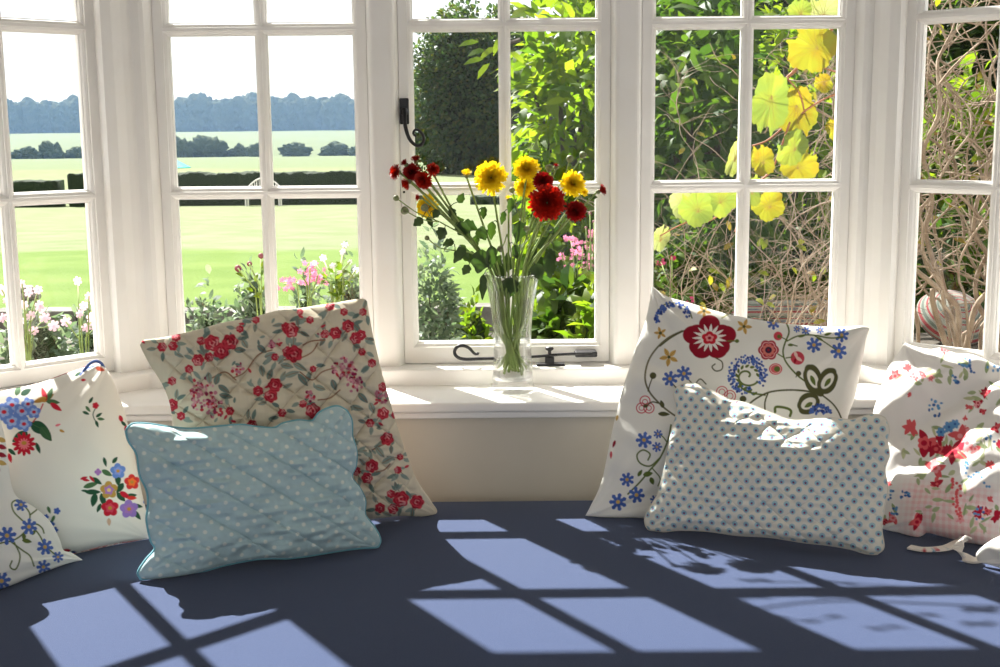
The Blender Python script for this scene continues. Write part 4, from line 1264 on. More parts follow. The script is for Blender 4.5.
flower('dark red bloom just above the largest red one', 543, 181.5, 2.355, 10.5, 'd', (0, -.9, .4), 10)
flower('dark red bloom at lower right of the bunch', 575.7, 211, 2.34, 10.5, 'd', (.1, -1, .1), 11)
flower('red half-open bloom pointing right at the far right', 600, 191, 2.36, 7.2, 'd', (1, -.35, .45), 12, openness=0)
flower('orange-red bloom facing left at the far left', 396, 172, 2.37, 8.5, 'r', (-1, -.45, .25), 13)
flower('dark red bloom in the heart of the left cluster', 412, 172.5, 2.38, 9.5, 'd', (-.3, -.9, .3), 14)
flower('scarlet bloom hanging forward in the left cluster', 423.5, 180, 2.36, 9.5, 'r', (-.3, -.8, -.35), 15)
flower('red bloom at the right side of the left cluster', 433, 169.5, 2.39, 7, 'r', (.4, -.8, .3), 16)
flower('red half-open bloom drooping below the left cluster', 408, 182.5, 2.36, 7, 'r', (-.5, -.5, -.3), 17, openness=0)
flower('dull red bud at the top left of the left cluster', 405.5, 164, 2.38, 5, 'd', (-.5, -.4, .6), 18, openness=0)
flower('dull red bud at the very top of the left cluster', 416, 160.5, 2.38, 5.5, 'd', (-.1, -.5, .8), 19, openness=0)
flower('small red bud hanging alone under the left cluster', 419.5, 197.5, 2.38, 4.6, 'r', (-.8, -.4, .1), 20, openness=0)
flower('tiny red bud above the yellow bloom at the right', 556, 166.5, 2.39, 3.4, 'd', (.1, -.4, .8), 21, openness=0)


def bud_spray(label, heads, k, joint):
    root = thing('bud_spray', label, 'flower buds', (VX, VY, SILL + 0.03))
    off = Vector(root.location)
    j = at_y(*joint)
    pts = stem_pts(j, k, 0)
    cp = crom(pts, 30)
    mb = MB(); mb.tube([Vector(p) - off for p in cp], [.0018 - .0005 * i / 29 for i in range(30)], 6)
    mb.build('stem', STEM, root, smooth=True)
    for (px, py, Y, r) in heads:
        c = at_y(px, py, Y)
        ax = (c - j).normalized()
        mid = j.lerp(c, .5) + Vector((0, 0, -.006))
        b = MB(); b.tube([Vector(p) - off for p in crom([tuple(j), tuple(mid), tuple(c)], 10)], [.0011] * 10, 6)
        b.build('stalk', STEM, root, smooth=True)
        calyx(root, c - off, ax, r / FPX * Y, BUDG, 'bud')
    FL.append((root, cp, off))


bud_spray('pair of round green buds standing high at the upper right of the bunch', [(570, 158.5, 2.39, 3.8), (583, 155, 2.40, 3.8), (581, 175, 2.40, 4)], 31, (562, 180, 2.39))
bud_spray('thin twig of small green buds reaching furthest left', [(396, 198, 2.36, 3.2), (404.5, 210.5, 2.36, 4.2), (424.6, 207.7, 2.35, 4)], 32, (440, 222, 2.37))
bud_spray('long low twig with one tiny bud at the lower left', [(427, 238, 2.35, 2.6)], 33, (450, 250, 2.37))
bud_spray('short stems of green buds under the yellow bloom', [(526.5, 228.6, 2.34, 3.2), (549, 168, 2.40, 4), (512, 190, 2.40, 3)], 34, (528, 240, 2.36))
bud_spray('thin stalk with a green bud nodding above the vase rim', [(500, 249, 2.35, 3.4)], 35, (507, 234, 2.36))

# leaves: (px, py, Y, length px, width px, direction in the picture)
LV = [(480.5, 262, 2.35, 26, 19, -100), (491, 258, 2.35, 26, 13, -92), (508.7, 288, 2.365, 24, 19, -95), (459, 255, 2.36, 20, 11, -130), (464, 252, 2.38, 17, 10, -60), (442, 234, 2.36, 14, 13, -120), (464, 230, 2.37, 19, 15, -60),
      (470, 226, 2.38, 16, 12, -20), (452, 214, 2.38, 12, 9, -80), (519, 232, 2.36, 22, 14, -95), (549.5, 266, 2.36, 28, 13, -88), (538, 272, 2.34, 18, 15, -70), (483, 287, 2.345, 26, 8, -92), (491.5, 231, 2.38, 20, 9, -95),
      (484, 213, 2.38, 13, 8, -100), (510.5, 206, 2.37, 17, 8, -95), (418, 222, 2.36, 12, 9, -140), (482, 234, 2.36, 14, 13, -50), (507, 262, 2.39, 20, 12, 80), (543, 242, 2.39, 17, 12, 30), (558, 246, 2.39, 12, 10, -20),
      (532, 256, 2.40, 20, 12, 70), (522, 262, 2.41, 18, 13, 100), (497, 262, 2.41, 16, 12, 60), (458, 221, 2.39, 13, 9, 10), (436, 214, 2.38, 11, 8, -130), (461, 198, 2.38, 11, 8, 60), (430, 222, 2.38, 12, 6, -60), (448, 243, 2.37, 13, 9, -170),
      (557, 231, 2.39, 12, 9, 30), (535, 214, 2.39, 12, 7, 60), (594, 197, 2.365, 8, 5, 0), (567, 252, 2.40, 9, 5, 60), (500, 272, 2.37, 18, 10, -60), (470, 257, 2.40, 18, 12, -20), (476, 240, 2.39, 14, 8, 80), (503, 218, 2.39, 14, 6, -100),
      (540, 262, 2.41, 22, 11, 110), (516, 252, 2.33, 15, 8, -80), (527, 275, 2.37, 16, 12, -110), (551, 255, 2.36, 14, 10, -40), (466, 270, 2.37, 12, 9, -120)]
rgL = random.Random(5)
for (px, py, Y, lp, wp, ang) in LV:
    L = lp / FPX * Y; w = wp / FPX * Y
    c = at_y(px, py, Y)
    a = R(ang)
    d = Vector((math.cos(a), rgL.uniform(-.25, .25), math.sin(a)))
    b = c - d.normalized() * L * .5
    best = None
    for root, cp, off in FL:
        q = np.linalg.norm(cp - np.array(b), axis=1); i = int(q.argmin())
        if q[i] < (best[0] if best else 9) and Vector(cp[i]).z > SILL + .15: best = (q[i], root, Vector(cp[i]), off)
    _, root, sp, off = best
    mb = MB()
    leaf_mesh(mb, b - off, d, Vector((rgL.uniform(-.5, .5), -1, rgL.uniform(.0, .6))), L, w, rgL.uniform(.05, .25))
    mb.tube([sp - off, (sp.lerp(b, .5) - off) + Vector((0, 0, .003)), b - off + d.normalized() * .003], [.0011, .0009, .0007], 5)
    mb.build('leaf', LEAFD, root, smooth=True)
# ---------------------------------------------------------------- the garden and the country beyond
def sheet(name, prof, x0, x1, m, nx=60, ny=60, rough=0.0, sc=1.0, depth=0.0):
    """ground strip: prof = [(Y, z)], grid with small unevenness; with depth it gets sides and a bottom"""
    ys = np.interp(np.linspace(0, 1, ny), np.linspace(0, 1, len(prof)), [p[0] for p in prof])
    zs = np.interp(ys, [p[0] for p in prof], [p[1] for p in prof])
    xs = np.linspace(x0, x1, nx)
    X, Y = np.meshgrid(xs, ys)
    Z = np.repeat(zs[:, None], nx, 1) + rough * (vn(X / sc, Y / sc, 3) - .5)
    v = np.stack([X, Y, Z], -1).reshape(-1, 3)
    a = (np.arange(ny - 1)[:, None] * nx + np.arange(nx - 1)[None, :]).ravel()
    o = link(name, np_mesh(name, v, np.stack([a, a + 1, a + nx + 1, a + nx], 1)), m, smooth=True)
    return tag(o, kind='structure')


def rz(z): return CZ + z


LAWN = mat('lawn_grass', (0.132, 0.162, 0.070), 0.95, noise=(1.3, (0.182, 0.200, 0.112), .35, .7), bump=(30, .6, .03), spec=.1)
# mown band nearer the house has a deeper green
nt = LAWN.node_tree; N_ = nt.nodes; L_n = nt.links
tc = N_.new('ShaderNodeTexCoord'); sx = N_.new('ShaderNodeSeparateXYZ'); L_n.new(tc.outputs['Object'], sx.inputs[0])
nzz = N_.new('ShaderNodeTexNoise'); nzz.inputs['Scale'].default_value = .5; L_n.new(tc.outputs['Object'], nzz.inputs['Vector'])
ad = N_.new('ShaderNodeMath'); ad.operation = 'MULTIPLY_ADD'; ad.inputs[1].default_value = 1.6; L_n.new(nzz.outputs['Fac'], ad.inputs[0]); L_n.new(sx.outputs[1], ad.inputs[2])
gt = N_.new('ShaderNodeMapRange'); gt.inputs[1].default_value = 16.9; gt.inputs[2].default_value = 17.7; L_n.new(ad.outputs[0], gt.inputs[0])
pb = N_['Principled BSDF']; old = pb.inputs['Base Color'].links[0].from_socket
mxx = N_.new('ShaderNodeMix'); mxx.data_type = 'RGBA'; mxx.blend_type = 'MIX'; L_n.new(gt.outputs[0], mxx.inputs[0])
mul = N_.new('ShaderNodeMix'); mul.data_type = 'RGBA'; mul.blend_type = 'MULTIPLY'; mul.inputs[0].default_value = 1; L_n.new(old, mul.inputs[6]); mul.inputs[7].default_value = (.70, .92, .38, 1)
L_n.new(mul.outputs[2], mxx.inputs[6]); L_n.new(old, mxx.inputs[7]); L_n.new(mxx.outputs[2], pb.inputs['Base Color'])
SOIL = mat('garden_soil', (0.06, 0.05, 0.035), 0.95, noise=(5, (0.10, 0.09, 0.06), .4, .7), bump=(20, .8, .02))
FIELD1 = mat('stubble_field', (0.118, 0.152, 0.078), 0.95, noise=(1.2, (0.150, 0.182, 0.105), .3, .7), spec=.05)
FIELD2 = mat('far_field', (0.110, 0.135, 0.075), 0.95, noise=(.05, (0.135, 0.165, 0.09), .3, .7), spec=.05)
sheet('terrace', [(2.45, rz(-1.42)), (9.2, rz(-1.45))], -9, 9, SOIL, rough=.03)
sheet('lawn', [(9.2, rz(-1.30)), (45, rz(-2.62)), (100, rz(-2.95))], -45, 60, LAWN, 90, 90, rough=.10, sc=5)
sheet('field_near', [(44.5, rz(-2.72)), (90, rz(-3.02)), (250, rz(-5.2)), (262, rz(-5.25))], -240, 140, FIELD1, 60, 60, rough=.10, sc=8)
sheet('field_far', [(255, rz(-5.3)), (330, rz(-4.6)), (620, rz(-0.25)), (800, rz(4))], -620, 420, FIELD2, 60, 60)

# leaves ------------------------------------------------------------------
TPL = np.array([[0, 0, 0], [.28, .42, .10], [.28, -.42, .10], [.66, .38, .08], [.66, -.38, .08], [1, 0, -.10]])
TQ = [[1, 2, 4, 3]]; TT = [[0, 2, 1], [3, 4, 5]]


def leaf_cloud(P, D, Nrm, L, Wd):
    D = D / np.linalg.norm(D, axis=1, keepdims=True)
    Sd = np.cross(D, Nrm); Sd /= np.linalg.norm(Sd, axis=1, keepdims=True) + 1e-9
    U = np.cross(Sd, D)
    n = len(P)
    v = P[:, None] + D[:, None] * (TPL[None, :, 0:1] * L[:, None, None]) + Sd[:, None] * (TPL[None, :, 1:2] * Wd[:, None, None]) + U[:, None] * (TPL[None, :, 2:3] * L[:, None, None])
    o = np.arange(n)[:, None] * 6
    return v.reshape(-1, 3), o + np.array(TQ), np.vstack([o + np.array(TT[0]), o + np.array(TT[1])])


def cloud_points(n, r, seed, shell=.5, lump=.3, flat_bottom=False):
    g = np.random.default_rng(seed)
    d = g.normal(size=(n, 3)); d /= np.linalg.norm(d, axis=1, keepdims=True)
    q = g.random(n) ** (1 / 3) * (1 - shell) + shell * (0.75 + .25 * g.random(n))
    th = np.arctan2(d[:, 1], d[:, 0])
    f = 1 + lump * (vn(th * 1.7 + 9, d[:, 2] * 2.2 + 5, seed) - .5) * 2 + lump * .5 * (vn(th * 4 + 9, d[:, 2] * 5 + 5, seed + 1) - .5) * 2
    f = np.minimum(f, 1.16)
    P = d * (q * f)[:, None] * np.array(r)
    return P, d, g


def foliage(name, parent, c, r, n, ls, m, seed=0, shell=.5, lump=.3, droop=.4, aspect=.42):
    P, d, g = cloud_points(n, r, seed, shell, lump)
    P = P + np.array(c)
    D = d * .8 + g.normal(size=(n, 3)) * .6 + np.array((0, 0, -droop))
    Nr = g.normal(size=(n, 3)) * .6 + np.array((0, 0, 1.0))
    L = ls * g.uniform(.6, 1.25, n)
    v, q, t = leaf_cloud(P, D, Nr, L, L * aspect * g.uniform(.8, 1.2, n))
    return link(name, np_mesh(name, v, q, t), m, parent, smooth=False)


def LM(name, cols, tw=.45, tint=(1.5, 1.6, .5), rough=.5):
    return mat(name, cols[0], rough, island=cols, trans=(tw, tint), spec=.22)


G_DARK = LM('dark_leaves', [(.010, .022, .008), (.022, .045, .012), (.045, .075, .018), (.018, .03, .02)], .3)
G_MID = LM('mid_leaves', [(.03, .07, .012), (.05, .10, .018), (.09, .14, .02), (.035, .075, .03)], .5)
G_LIME = LM('lime_leaves', [(.08, .15, .015), (.13, .20, .02), (.20, .25, .03), (.06, .12, .02)], .62)
G_GREY = LM('grey_green_leaves', [(.10, .15, .10), (.17, .23, .16), (.25, .30, .22), (.07, .11, .08)], .4, (1.3, 1.4, .9))
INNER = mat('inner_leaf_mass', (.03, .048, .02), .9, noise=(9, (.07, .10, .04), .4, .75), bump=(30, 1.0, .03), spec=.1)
G_AUT = LM('turning_leaves', [(.035, .07, .035), (.06, .11, .05), (.10, .10, .03), (.05, .09, .055), (.03, .06, .04), (.09, .14, .05)], .45)
BARK = mat('bark', (.055, .043, .030), .9, noise=(18, (.09, .075, .055), .4, .7), bump=(30, .8, .01))
TWIGM = mat('pale_twig', (.32, .25, .18), .85, noise=(25, (.18, .13, .09), .4, .7))


def blob(c, r, seed, sub=4, a1=.25, a2=.10):
    bm = bmesh.new(); bmesh.ops.create_icosphere(bm, subdivisions=sub, radius=1)
    P = np.array([v.co[:] for v in bm.verts])
    F = [[v.index for v in f.verts] for f in bm.faces]; bm.free()
    th = np.arctan2(P[:, 1], P[:, 0])
    k = 1 + a1 * (vn(P[:, 0] * 2 + 7, P[:, 2] * 2 + P[:, 1] * 1.3 + 7, seed) - .5) * 2 + a2 * (vn(P[:, 0] * 7 + P[:, 1] * 3 + 9, P[:, 2] * 7 + 9, seed + 2) - .5) * 2 + a2 * .6 * (vn(P[:, 0] * 17 + 30, P[:, 2] * 17 - P[:, 1] * 9 + 30, seed + 4) - .5) * 2
    return P * k[:, None] * np.array(r) + np.array(c), np.array(F)


def copy_thing(root, loc, rot=0, sc=1.0, label=None):
    r = root.copy(); C.objects.link(r); r.location = loc; r.rotation_euler = (0, 0, rot); r.scale = (sc, sc, sc) if not hasattr(sc, '__len__') else sc
    if label: r['label'] = label
    for ch in list(root.children):
        c = ch.copy(); C.objects.link(c); c.parent = r
        for g in ch.children:
            d = g.copy(); C.objects.link(d); d.parent = c
    return r


# wooded ridge
WOODM = mat('woodland_foliage', (.028, .042, .022), .9, noise=(.5, (.075, .090, .035), .4, .75), bump=(1.2, 1.0, .5), spec=.1)
rgF = random.Random(2)
protos = []
for k, (rx, h) in enumerate([(6.5, 15.5), (7.8, 16.5), (5.6, 14)]):
    t = thing('woodland_tree', 'broadleaf tree in the hazy blue wood along the far ridge', 'tree', group='trees of the far wood')
    v, f = blob((0, 0, h * .46), (rx, rx * .8, h * .54), 40 + k, 5, .16, .12)
    link('crown', np_mesh('crown', v, tris=f), WOODM, t, smooth=True)
    mb = MB(); mb.tube([(0, 0, -1), (0, 0, h * .3)], [.5, .35], 8); mb.build('trunk', BARK, t)
    protos.append(t)
spots = []
x = -290
while x < 120:
    spots.append((x, 612 + rgF.uniform(-5, 5))); x += rgF.uniform(4.5, 7)
x = -285
while x < 120:
    spots.append((x, 632 + rgF.uniform(-5, 5))); x += rgF.uniform(6, 9)
for i, (x, y) in enumerate(spots):
    gz = np.interp(y, [330, 620, 800], [rz(-4.6), rz(-0.25), rz(4)])
    s_ = rgF.uniform(.94, 1.04) * (1.06 if y > 625 else 1.0) * (0.95 if x < -200 else 1)
    if i < 3:
        o = protos[i]; o.location = (x, y, gz); o.rotation_euler = (0, 0, rgF.random() * 6); o.scale = (s_, s_, s_)
    else:
        copy_thing(protos[i % 3], (x, y, gz), rgF.random() * 6, s_)
# bushes between the two fields
BUSHM = mat('field_bush_foliage', (.045, .066, .042), .9, noise=(1.2, (.085, .11, .06), .4, .75), bump=(3, 1.0, .3), spec=.1)
for i, (px, yb, w, hh, lab) in enumerate([
        (26, 161, 30, 8, 'low pale bush line at far left between the fields'), (52, 160, 22, 12, 'darkest round bush at far left between the fields'), (76, 160, 22, 8, 'small hazy bush just left of the corner post, between the fields'),
        (182, 155, 26, 13, 'tall leading part of the bushes between the fields, at the left end'), (206, 155, 38, 16, 'largest bush between the fields'), (240, 154, 24, 9, 'low bush left of the bar between the fields'),
        (258, 153, 18, 10, 'bush just behind the upright bar, between the fields'), (294, 153, 30, 10, 'rounded bush right of the upright bar, between the fields'), (335, 152, 34, 9, 'long low bush between the fields'),
        (358, 151, 20, 8, 'last small bush at the right between the fields')]):
    Yb = 252 + (i % 3) * 2
    p = at_y(px, yb, Yb)
    t = thing('field_bush', lab, 'bush', (p.x, Yb, rz(-5.25)))
    w_ = w / FPX * Yb / 2; h_ = hh * 1.35 / FPX * Yb
    v, f = blob((0, 0, h_ * .30), (w_, w_ * .6, h_ * .72), 60 + i, 5, .3, .16)
    link('foliage', np_mesh('foliage', v, tris=f), BUSHM, t, smooth=True)

# clipped hedges at the end of the lawn
HEDGEM = mat('clipped_hedge', (.014, .026, .012), .85, noise=(9, (.035, .055, .018), .45, .75), bump=(20, 1.0, .05), spec=.2)


def hedge(x0, x1, Y, z0, h, dep, label, seed):
    L = x1 - x0
    nx = max(8, int(L / .09)); prof = [(0, 0), (0, .33 * h), (0, .66 * h), (0, h * .97), (.08, h), (dep * .5, h * 1.01), (dep - .08, h), (dep, h * .97), (dep, 0)]
    vs = []
    for i in range(nx + 1):
        x = x0 + L * i / nx
        for (a, b) in prof: vs.append((x, a, b))
    V = np.array(vs)
    nz = (vn(V[:, 0] * 3 + 5, V[:, 2] * 4 + V[:, 1] * 3, seed) - .5) * .10 + (vn(V[:, 0] * 11 + 5, V[:, 2] * 11 + V[:, 1] * 5, seed + 1) - .5) * .09
    V[:, 1] -= nz * (V[:, 1] < dep * .5); V[:, 2] += nz * (V[:, 2] > h * .9)
    m = len(prof); Q4 = []
    for i in range(nx):
        for k in range(m - 1): Q4.append((i * m + k, (i + 1) * m + k, (i + 1) * m + k + 1, i * m + k + 1))
    xm = (x0 + x1) / 2
    V[:, 0] -= xm
    me = bpy.data.meshes.new('clipped_hedge')
    me.from_pydata([tuple(v) for v in V], [], Q4 + [tuple(range(m)), tuple(reversed(range(nx * m, (nx + 1) * m)))]); me.update()
    o = link('clipped_hedge', me, HEDGEM, None, (xm, Y, z0), smooth=True)
    return tag(o, label, 'hedge')


hx = lambda px, Y: at_y(px, 190, Y).x
hedge(hx(-60, 44), hx(54, 44), 44.0, rz(-2.70), 1.0, 1.1, 'dark clipped hedge at far left, ending at the gap', 5)
hedge(hx(68, 44), hx(396, 44), 44.0, rz(-2.72), 1.24, 1.1, 'long dark clipped hedge behind the white bench', 9)
hedge(hx(470, 42), hx(530, 42), 42.0, rz(-2.60), .36, .8, 'short low piece of dark hedge on the lawn under the round tree', 13)
# white garden bench
t = thing('garden_bench', 'small white ornate bench on the far lawn in front of the long hedge', 'bench', (at_y(263, 190, 42.6).x, 42.6, rz(-2.56)))
WP = mat('white_bench_paint', S(214, 210, 206), .6)
for i, xx in enumerate((-.56, .56)):
    for yy in (-.20, .22):
        b = MB(); b.tube([(xx, yy, 0), (xx, yy, .44 if yy < 0 else .62)], .028, 8); b.build('leg', WP, t)
    b = MB(); b.tube([(xx, -.2, .40), (xx, -.22, .60), (xx, -.05, .63), (xx, .22, .60)], .022, 8); b.build('armrest', WP, t)
b = MB()
for k in range(5): b.box((-.6, -.24 + .1 * k, .40), (.6, -.17 + .1 * k, .43))
b.build('seat', WP, t)
b = MB()
arc = [(-.56 + 1.12 * i / 14, .22, .62 + .34 * math.sin(PI * i / 14) ** .8) for i in range(15)]
b.tube(arc, .026, 8); b.tube([(-.56, .22, .5), (.56, .22, .5)], .02, 8)
for i in range(1, 14):
    b.tube([(arc[i][0], .22, .5), arc[i]], .012, 6)
for i in range(1, 13, 2): b.tube([(arc[i][0], .22, .52), (arc[i + 1][0], .22, arc[i + 1][2] - .05)], .012, 6)
b.build('backrest', WP, t)
# turquoise parasol peeping over the hedge
t = thing('garden_parasol', 'turquoise parasol top showing above the hedge at its left end', 'parasol', (at_y(176, 168, 46.6).x, 46.6, rz(-2.7)))
b = MB(); b.lathe([(0, 1.66), (.2, 1.56), (.55, 1.38), (.53, 1.35), (.2, 1.52), (0, 1.6)], seg=8); b.build('canopy', mat('turquoise_canvas', S(70, 190, 180), .7), t)
b = MB(); b.tube([(0, 0, 0), (0, 0, 1.6)], .02, 8); b.build('pole', BARK, t)

# retaining wall at the near edge of the lawn
STONE = mat('dark_garden_stone', (.11, .10, .085), .9, noise=(3, (.20, .19, .16), .4, .7), bump=(12, .9, .02))
b = MB()
rgS = random.Random(3)
xx = -9.0
while xx < 9:
    w_ = rgS.uniform(.35, .7)
    b.box((xx, 9.02 + rgS.uniform(-.02, .02), rz(-1.52)), (xx + w_ - .012, 9.24, rz(-1.29 + rgS.uniform(-.01, .01)))); xx += w_
o = b.build('garden_wall', STONE, bevel=.012)
tag(o, 'low dark stone retaining wall along the near edge of the lawn', 'wall')
b = MB(); b.box((-.07, -.08, 0), (.07, .08, .30)); b.box((-.10, -.10, .30), (.10, .10, .35)); b.box((-.07, -.07, .35), (.06, .07, .39))
o = b.build('stone_pier', mat('weathered_stone', S(150, 144, 134), .9, noise=(14, S(96, 92, 80), .4, .7), bump=(20, .9, .02)), bevel=.02)
pp = at_y(26, 300, 8.8); o.location = (pp.x, 8.8, rz(-1.46)); o.rotation_euler = (0, 0, .4)
tag(o, 'weathered grey stone pier at the wall behind the pink flowers', 'stone pier')

# big dark tree on the lawn
t = thing('broad_tree', 'big rounded dark green tree standing alone on the lawn', 'tree', (at_y(482, 160, 80).x, 80, rz(-2.85)))
b = MB(); b.tube([(0, 0, -.2), (.1, 0, 2), (0, 0, 4)], [.4, .32, .2], 10); b.build('trunk', BARK, t, smooth=True)
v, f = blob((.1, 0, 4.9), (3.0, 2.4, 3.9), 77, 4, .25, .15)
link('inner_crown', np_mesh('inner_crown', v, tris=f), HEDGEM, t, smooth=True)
foliage('leaves', t, (.1, 0, 4.7), (4.9, 4.0, 5.5), 26000, .36, G_AUT, 78, .35, .34, .2, .6)

# right-hand side: evergreen backdrop, fence, near trees
def tree_at(name, label, px0, px1, py_top, Y, z0, n, ls, m, seed, dep=None, core=True, lump=.3, shell=.55, trunk=.06, cat='tree', part='leaves', coremat=None, group=None, droop=.4):
    a = at_y(px0, 150, Y).x; b_ = at_y(px1, 150, Y).x; top = at_y((px0 + px1) / 2, py_top, Y).z
    cx = (a + b_) / 2; rx = (b_ - a) / 2; H = top - z0
    t = thing(name, label, cat, (cx, Y, z0), group=group)
    dep = dep or rx * .8
    mb = MB()
    if trunk:
        mb.tube([(0, 0, -.05), (rx * .05, 0, H * .3), (-rx * .05, 0, H * .6)], [trunk, trunk * .8, trunk * .4], 8)
        for k in range(7):
            w = k * 2.4; mb.tube([(0, 0, H * (.15 + .06 * k)), (rx * .4 * math.cos(w), dep * .4 * math.sin(w), H * (.35 + .07 * k)), (rx * .7 * math.cos(w), dep * .7 * math.sin(w), H * (.5 + .06 * k))], [trunk * .5, trunk * .32, trunk * .15], 6)
        mb.build('branches', BARK, t, smooth=True)
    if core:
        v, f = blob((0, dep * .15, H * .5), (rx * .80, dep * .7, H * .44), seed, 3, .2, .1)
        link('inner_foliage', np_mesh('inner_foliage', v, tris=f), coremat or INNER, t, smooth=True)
    foliage(part, t, (0, 0, H * .52), (rx, dep, H * .5), n, ls, m, seed, shell, lump, droop)
    return t


for i, (a, b_, top, Y, lab, m) in enumerate([
        (560, 700, -70, 13.5, 'tall dark evergreen behind the leafy shrub, left of the row', G_DARK), (660, 800, -110, 14.5, 'tall dark evergreen standing behind the gap between the two right windows', G_DARK),
        (770, 920, -120, 13.2, 'tall mid-green tree behind the tangle of twigs', G_MID), (880, 1060, -120, 14.2, 'tall green tree at the far right, behind the twisted branches', G_MID), (1000, 1180, -100, 13.0, 'tall tree beyond the right edge of the window', G_DARK)]):
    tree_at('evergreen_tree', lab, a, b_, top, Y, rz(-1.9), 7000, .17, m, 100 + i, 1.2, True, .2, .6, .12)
tree_at('conifer', 'pale green conifer bush in front of the dark fence', 505, 545, 134, 20, rz(-1.8), 2500, .12, G_GREY, 120, .6, True, .25, .6, .05, cat='bush')
b = MB()
for k in range(16): b.box((.15 * k, 0, 0), (.15 * k + .13, .03, 2.25 + .0 * k))
b.box((0, .03, .4), (2.4, .07, .5)); b.box((0, .03, 1.8), (2.4, .07, 1.9))
o = b.build('board_fence', mat('dark_fence_wood', (.03, .032, .035), .9, noise=(5, (.05, .05, .05), .4, .7)))
o.location = (at_y(506, 120, 24).x, 24, rz(-1.95)); tag(o, 'dark upright board fence behind the leafy shrub', 'fence')
# near magnolia-like shrub: two crowns of one shrub side by side would read as two, so two shrubs
tree_at('leafy_shrub', 'tall lime-green leafy shrub filling the right half of the middle window', 514, 618, -40, 6.3, rz(-1.42), 2300, .125, G_LIME, 131, .75, False, .35, .35, .035, cat='shrub', droop=.5)
tree_at('leafy_shrub', 'dense dark green leafy shrub filling the left panes of the window right of the vase', 628, 766, -60, 5.6, rz(-1.42), 3400, .115, G_MID, 132, .7, False, .3, .3, .04, cat='shrub', droop=.5)
tree_at('leafy_shrub', 'bright green leafy shrub behind the big vine leaves', 744, 850, -60, 6.4, rz(-1.42), 1900, .12, G_LIME, 133, .6, False, .3, .4, .035, cat='shrub', droop=.5)
# overhanging sprig of the lime shrub across the left pane
t = thing('leafy_sprig', 'bright lime-green sprig hanging in at the top of the middle window, left of its bar', 'branch', tuple(at_y(520, 40, 5.9)))
o0 = Vector(t.location)
tips = [(491, 28, -150), (473, 45, -165), (480, 53, -150), (478, 62, -155), (490, 50, -120), (484, 66, -110), (495, 40, -100), (499, 62, -80), (497, 73, -95), (503, 55, -60), (476, 27, 160), (505, 20, 60)]
mb = MB(); mb.tube([o0 - o0, at_y(505, 44, 5.9) - o0, at_y(494, 52, 5.9) - o0, at_y(484, 50, 5.9) - o0], [.012, .009, .006, .004], 6); mb.build('twig', BARK, t)
P = np.array([tuple(at_y(px + 6, py - 3, 5.9) - o0) for px, py, a in tips]); D = np.array([(math.cos(R(a)) * 1.0, rgS.uniform(-.3, .3), math.sin(R(a)) * .35 - .05) for px, py, a in tips])
v, q, tt = leaf_cloud(P, D, np.tile(np.array((0, -.9, .6)), (len(P), 1)), np.full(len(P), .10), np.full(len(P), .036))
link('leaves', np_mesh('leaves', v, q, tt), G_LIME, t)


def shrub(label, px, pyt, w, Y, z0, n, ls, m, seed, name='garden_shrub', cat='shrub', core=True, dep=None, lump=.35, droop=.2, shell=.5):
    return tree_at(name, label, px - w / 2, px + w / 2, pyt, Y, z0, n, ls, m, seed, dep, core, lump, shell, .012, cat=cat, droop=droop)


Z0 = rz(-1.42)
shrub('low variegated ground cover under the far left window, left part', 18, 318, 100, 4.1, Z0, 2600, .05, G_GREY, 201, 'ground_cover')
shrub('low variegated ground cover under the far left window, right part', 80, 316, 90, 4.3, Z0, 2600, .05, G_GREY, 202, 'ground_cover')
shrub('grey-green bushy herb behind the quilted cushion, at the left', 198, 294, 66, 3.7, Z0, 2400, .04, G_GREY, 203, 'herb_bush', lump=.4)
shrub('grey-green bushy herb left of the upright bar, tallest of three', 250, 276, 58, 3.6, Z0, 2600, .04, G_GREY, 204, 'herb_bush', lump=.3)
shrub('pale feathery herb right of the upright bar above the quilted cushion', 306, 276, 66, 3.7, Z0, 2400, .035, G_GREY, 205, 'herb_bush', lump=.5)
shrub('soft grey herb beside the post, above the top corner of the quilted cushion', 345, 266, 56, 3.8, Z0, 2400, .035, G_GREY, 206, 'herb_bush', lump=.5)
shrub('loose small-leaved shrub at the lower left of the middle window', 430, 246, 54, 4.0, Z0, 2400, .04, G_GREY, 207, lump=.55, core=False)
shrub('bright low plant behind the vase, in front of the stone wall', 468, 308, 60, 4.3, Z0, 1500, .05, G_LIME, 208, 'border_plant', lump=.4)
shrub('broad-leaved green shrub right of the vase', 560, 290, 86, 4.4, Z0, 1500, .10, G_MID, 209, lump=.35)
shrub('lime-green border plant at the foot of the middle window, right of the vase', 590, 300, 60, 4.1, Z0, 900, .08, G_LIME, 210, 'border_plant')
shrub('light green bush behind the pink flowers in the middle window', 585, 212, 90, 6.2, Z0, 2200, .075, G_GREY, 211, lump=.35)
shrub('olive bush beneath the lime-green shrub, further back', 540, 232, 60, 7.2, Z0, 1400, .07, G_LIME, 212, lump=.35)
shrub('dark green bush below the big pale vine leaves', 690, 225, 110, 4.6, Z0, 2300, .07, G_MID, 213, lump=.35)
shrub('green bush behind the twigs, in front of the striped bench', 790, 205, 120, 6.0, Z0, 1800, .08, G_MID, 214, lump=.35)
shrub('leafy bush behind the twisted branches in the far right window', 955, 90, 130, 4.9, Z0, 2600, .085, G_LIME, 215, lump=.4)
shrub('dark leafy bush low in the far right window', 955, 215, 130, 4.5, Z0, 2000, .075, G_MID, 216, lump=.35)


# flowering plants ---------------------------------------------------------
def petals5(mb, c, axis, r, n=6):
    axis = Vector(axis).normalized(); a = axis.orthogonal().normalized(); bb = axis.cross(a)
    for k in range(n):
        w = 2 * PI * k / n
        d = a * math.cos(w) + bb * math.sin(w)
        petal(mb, c, d + axis * .12, axis, r, r * .62, .02, .1)


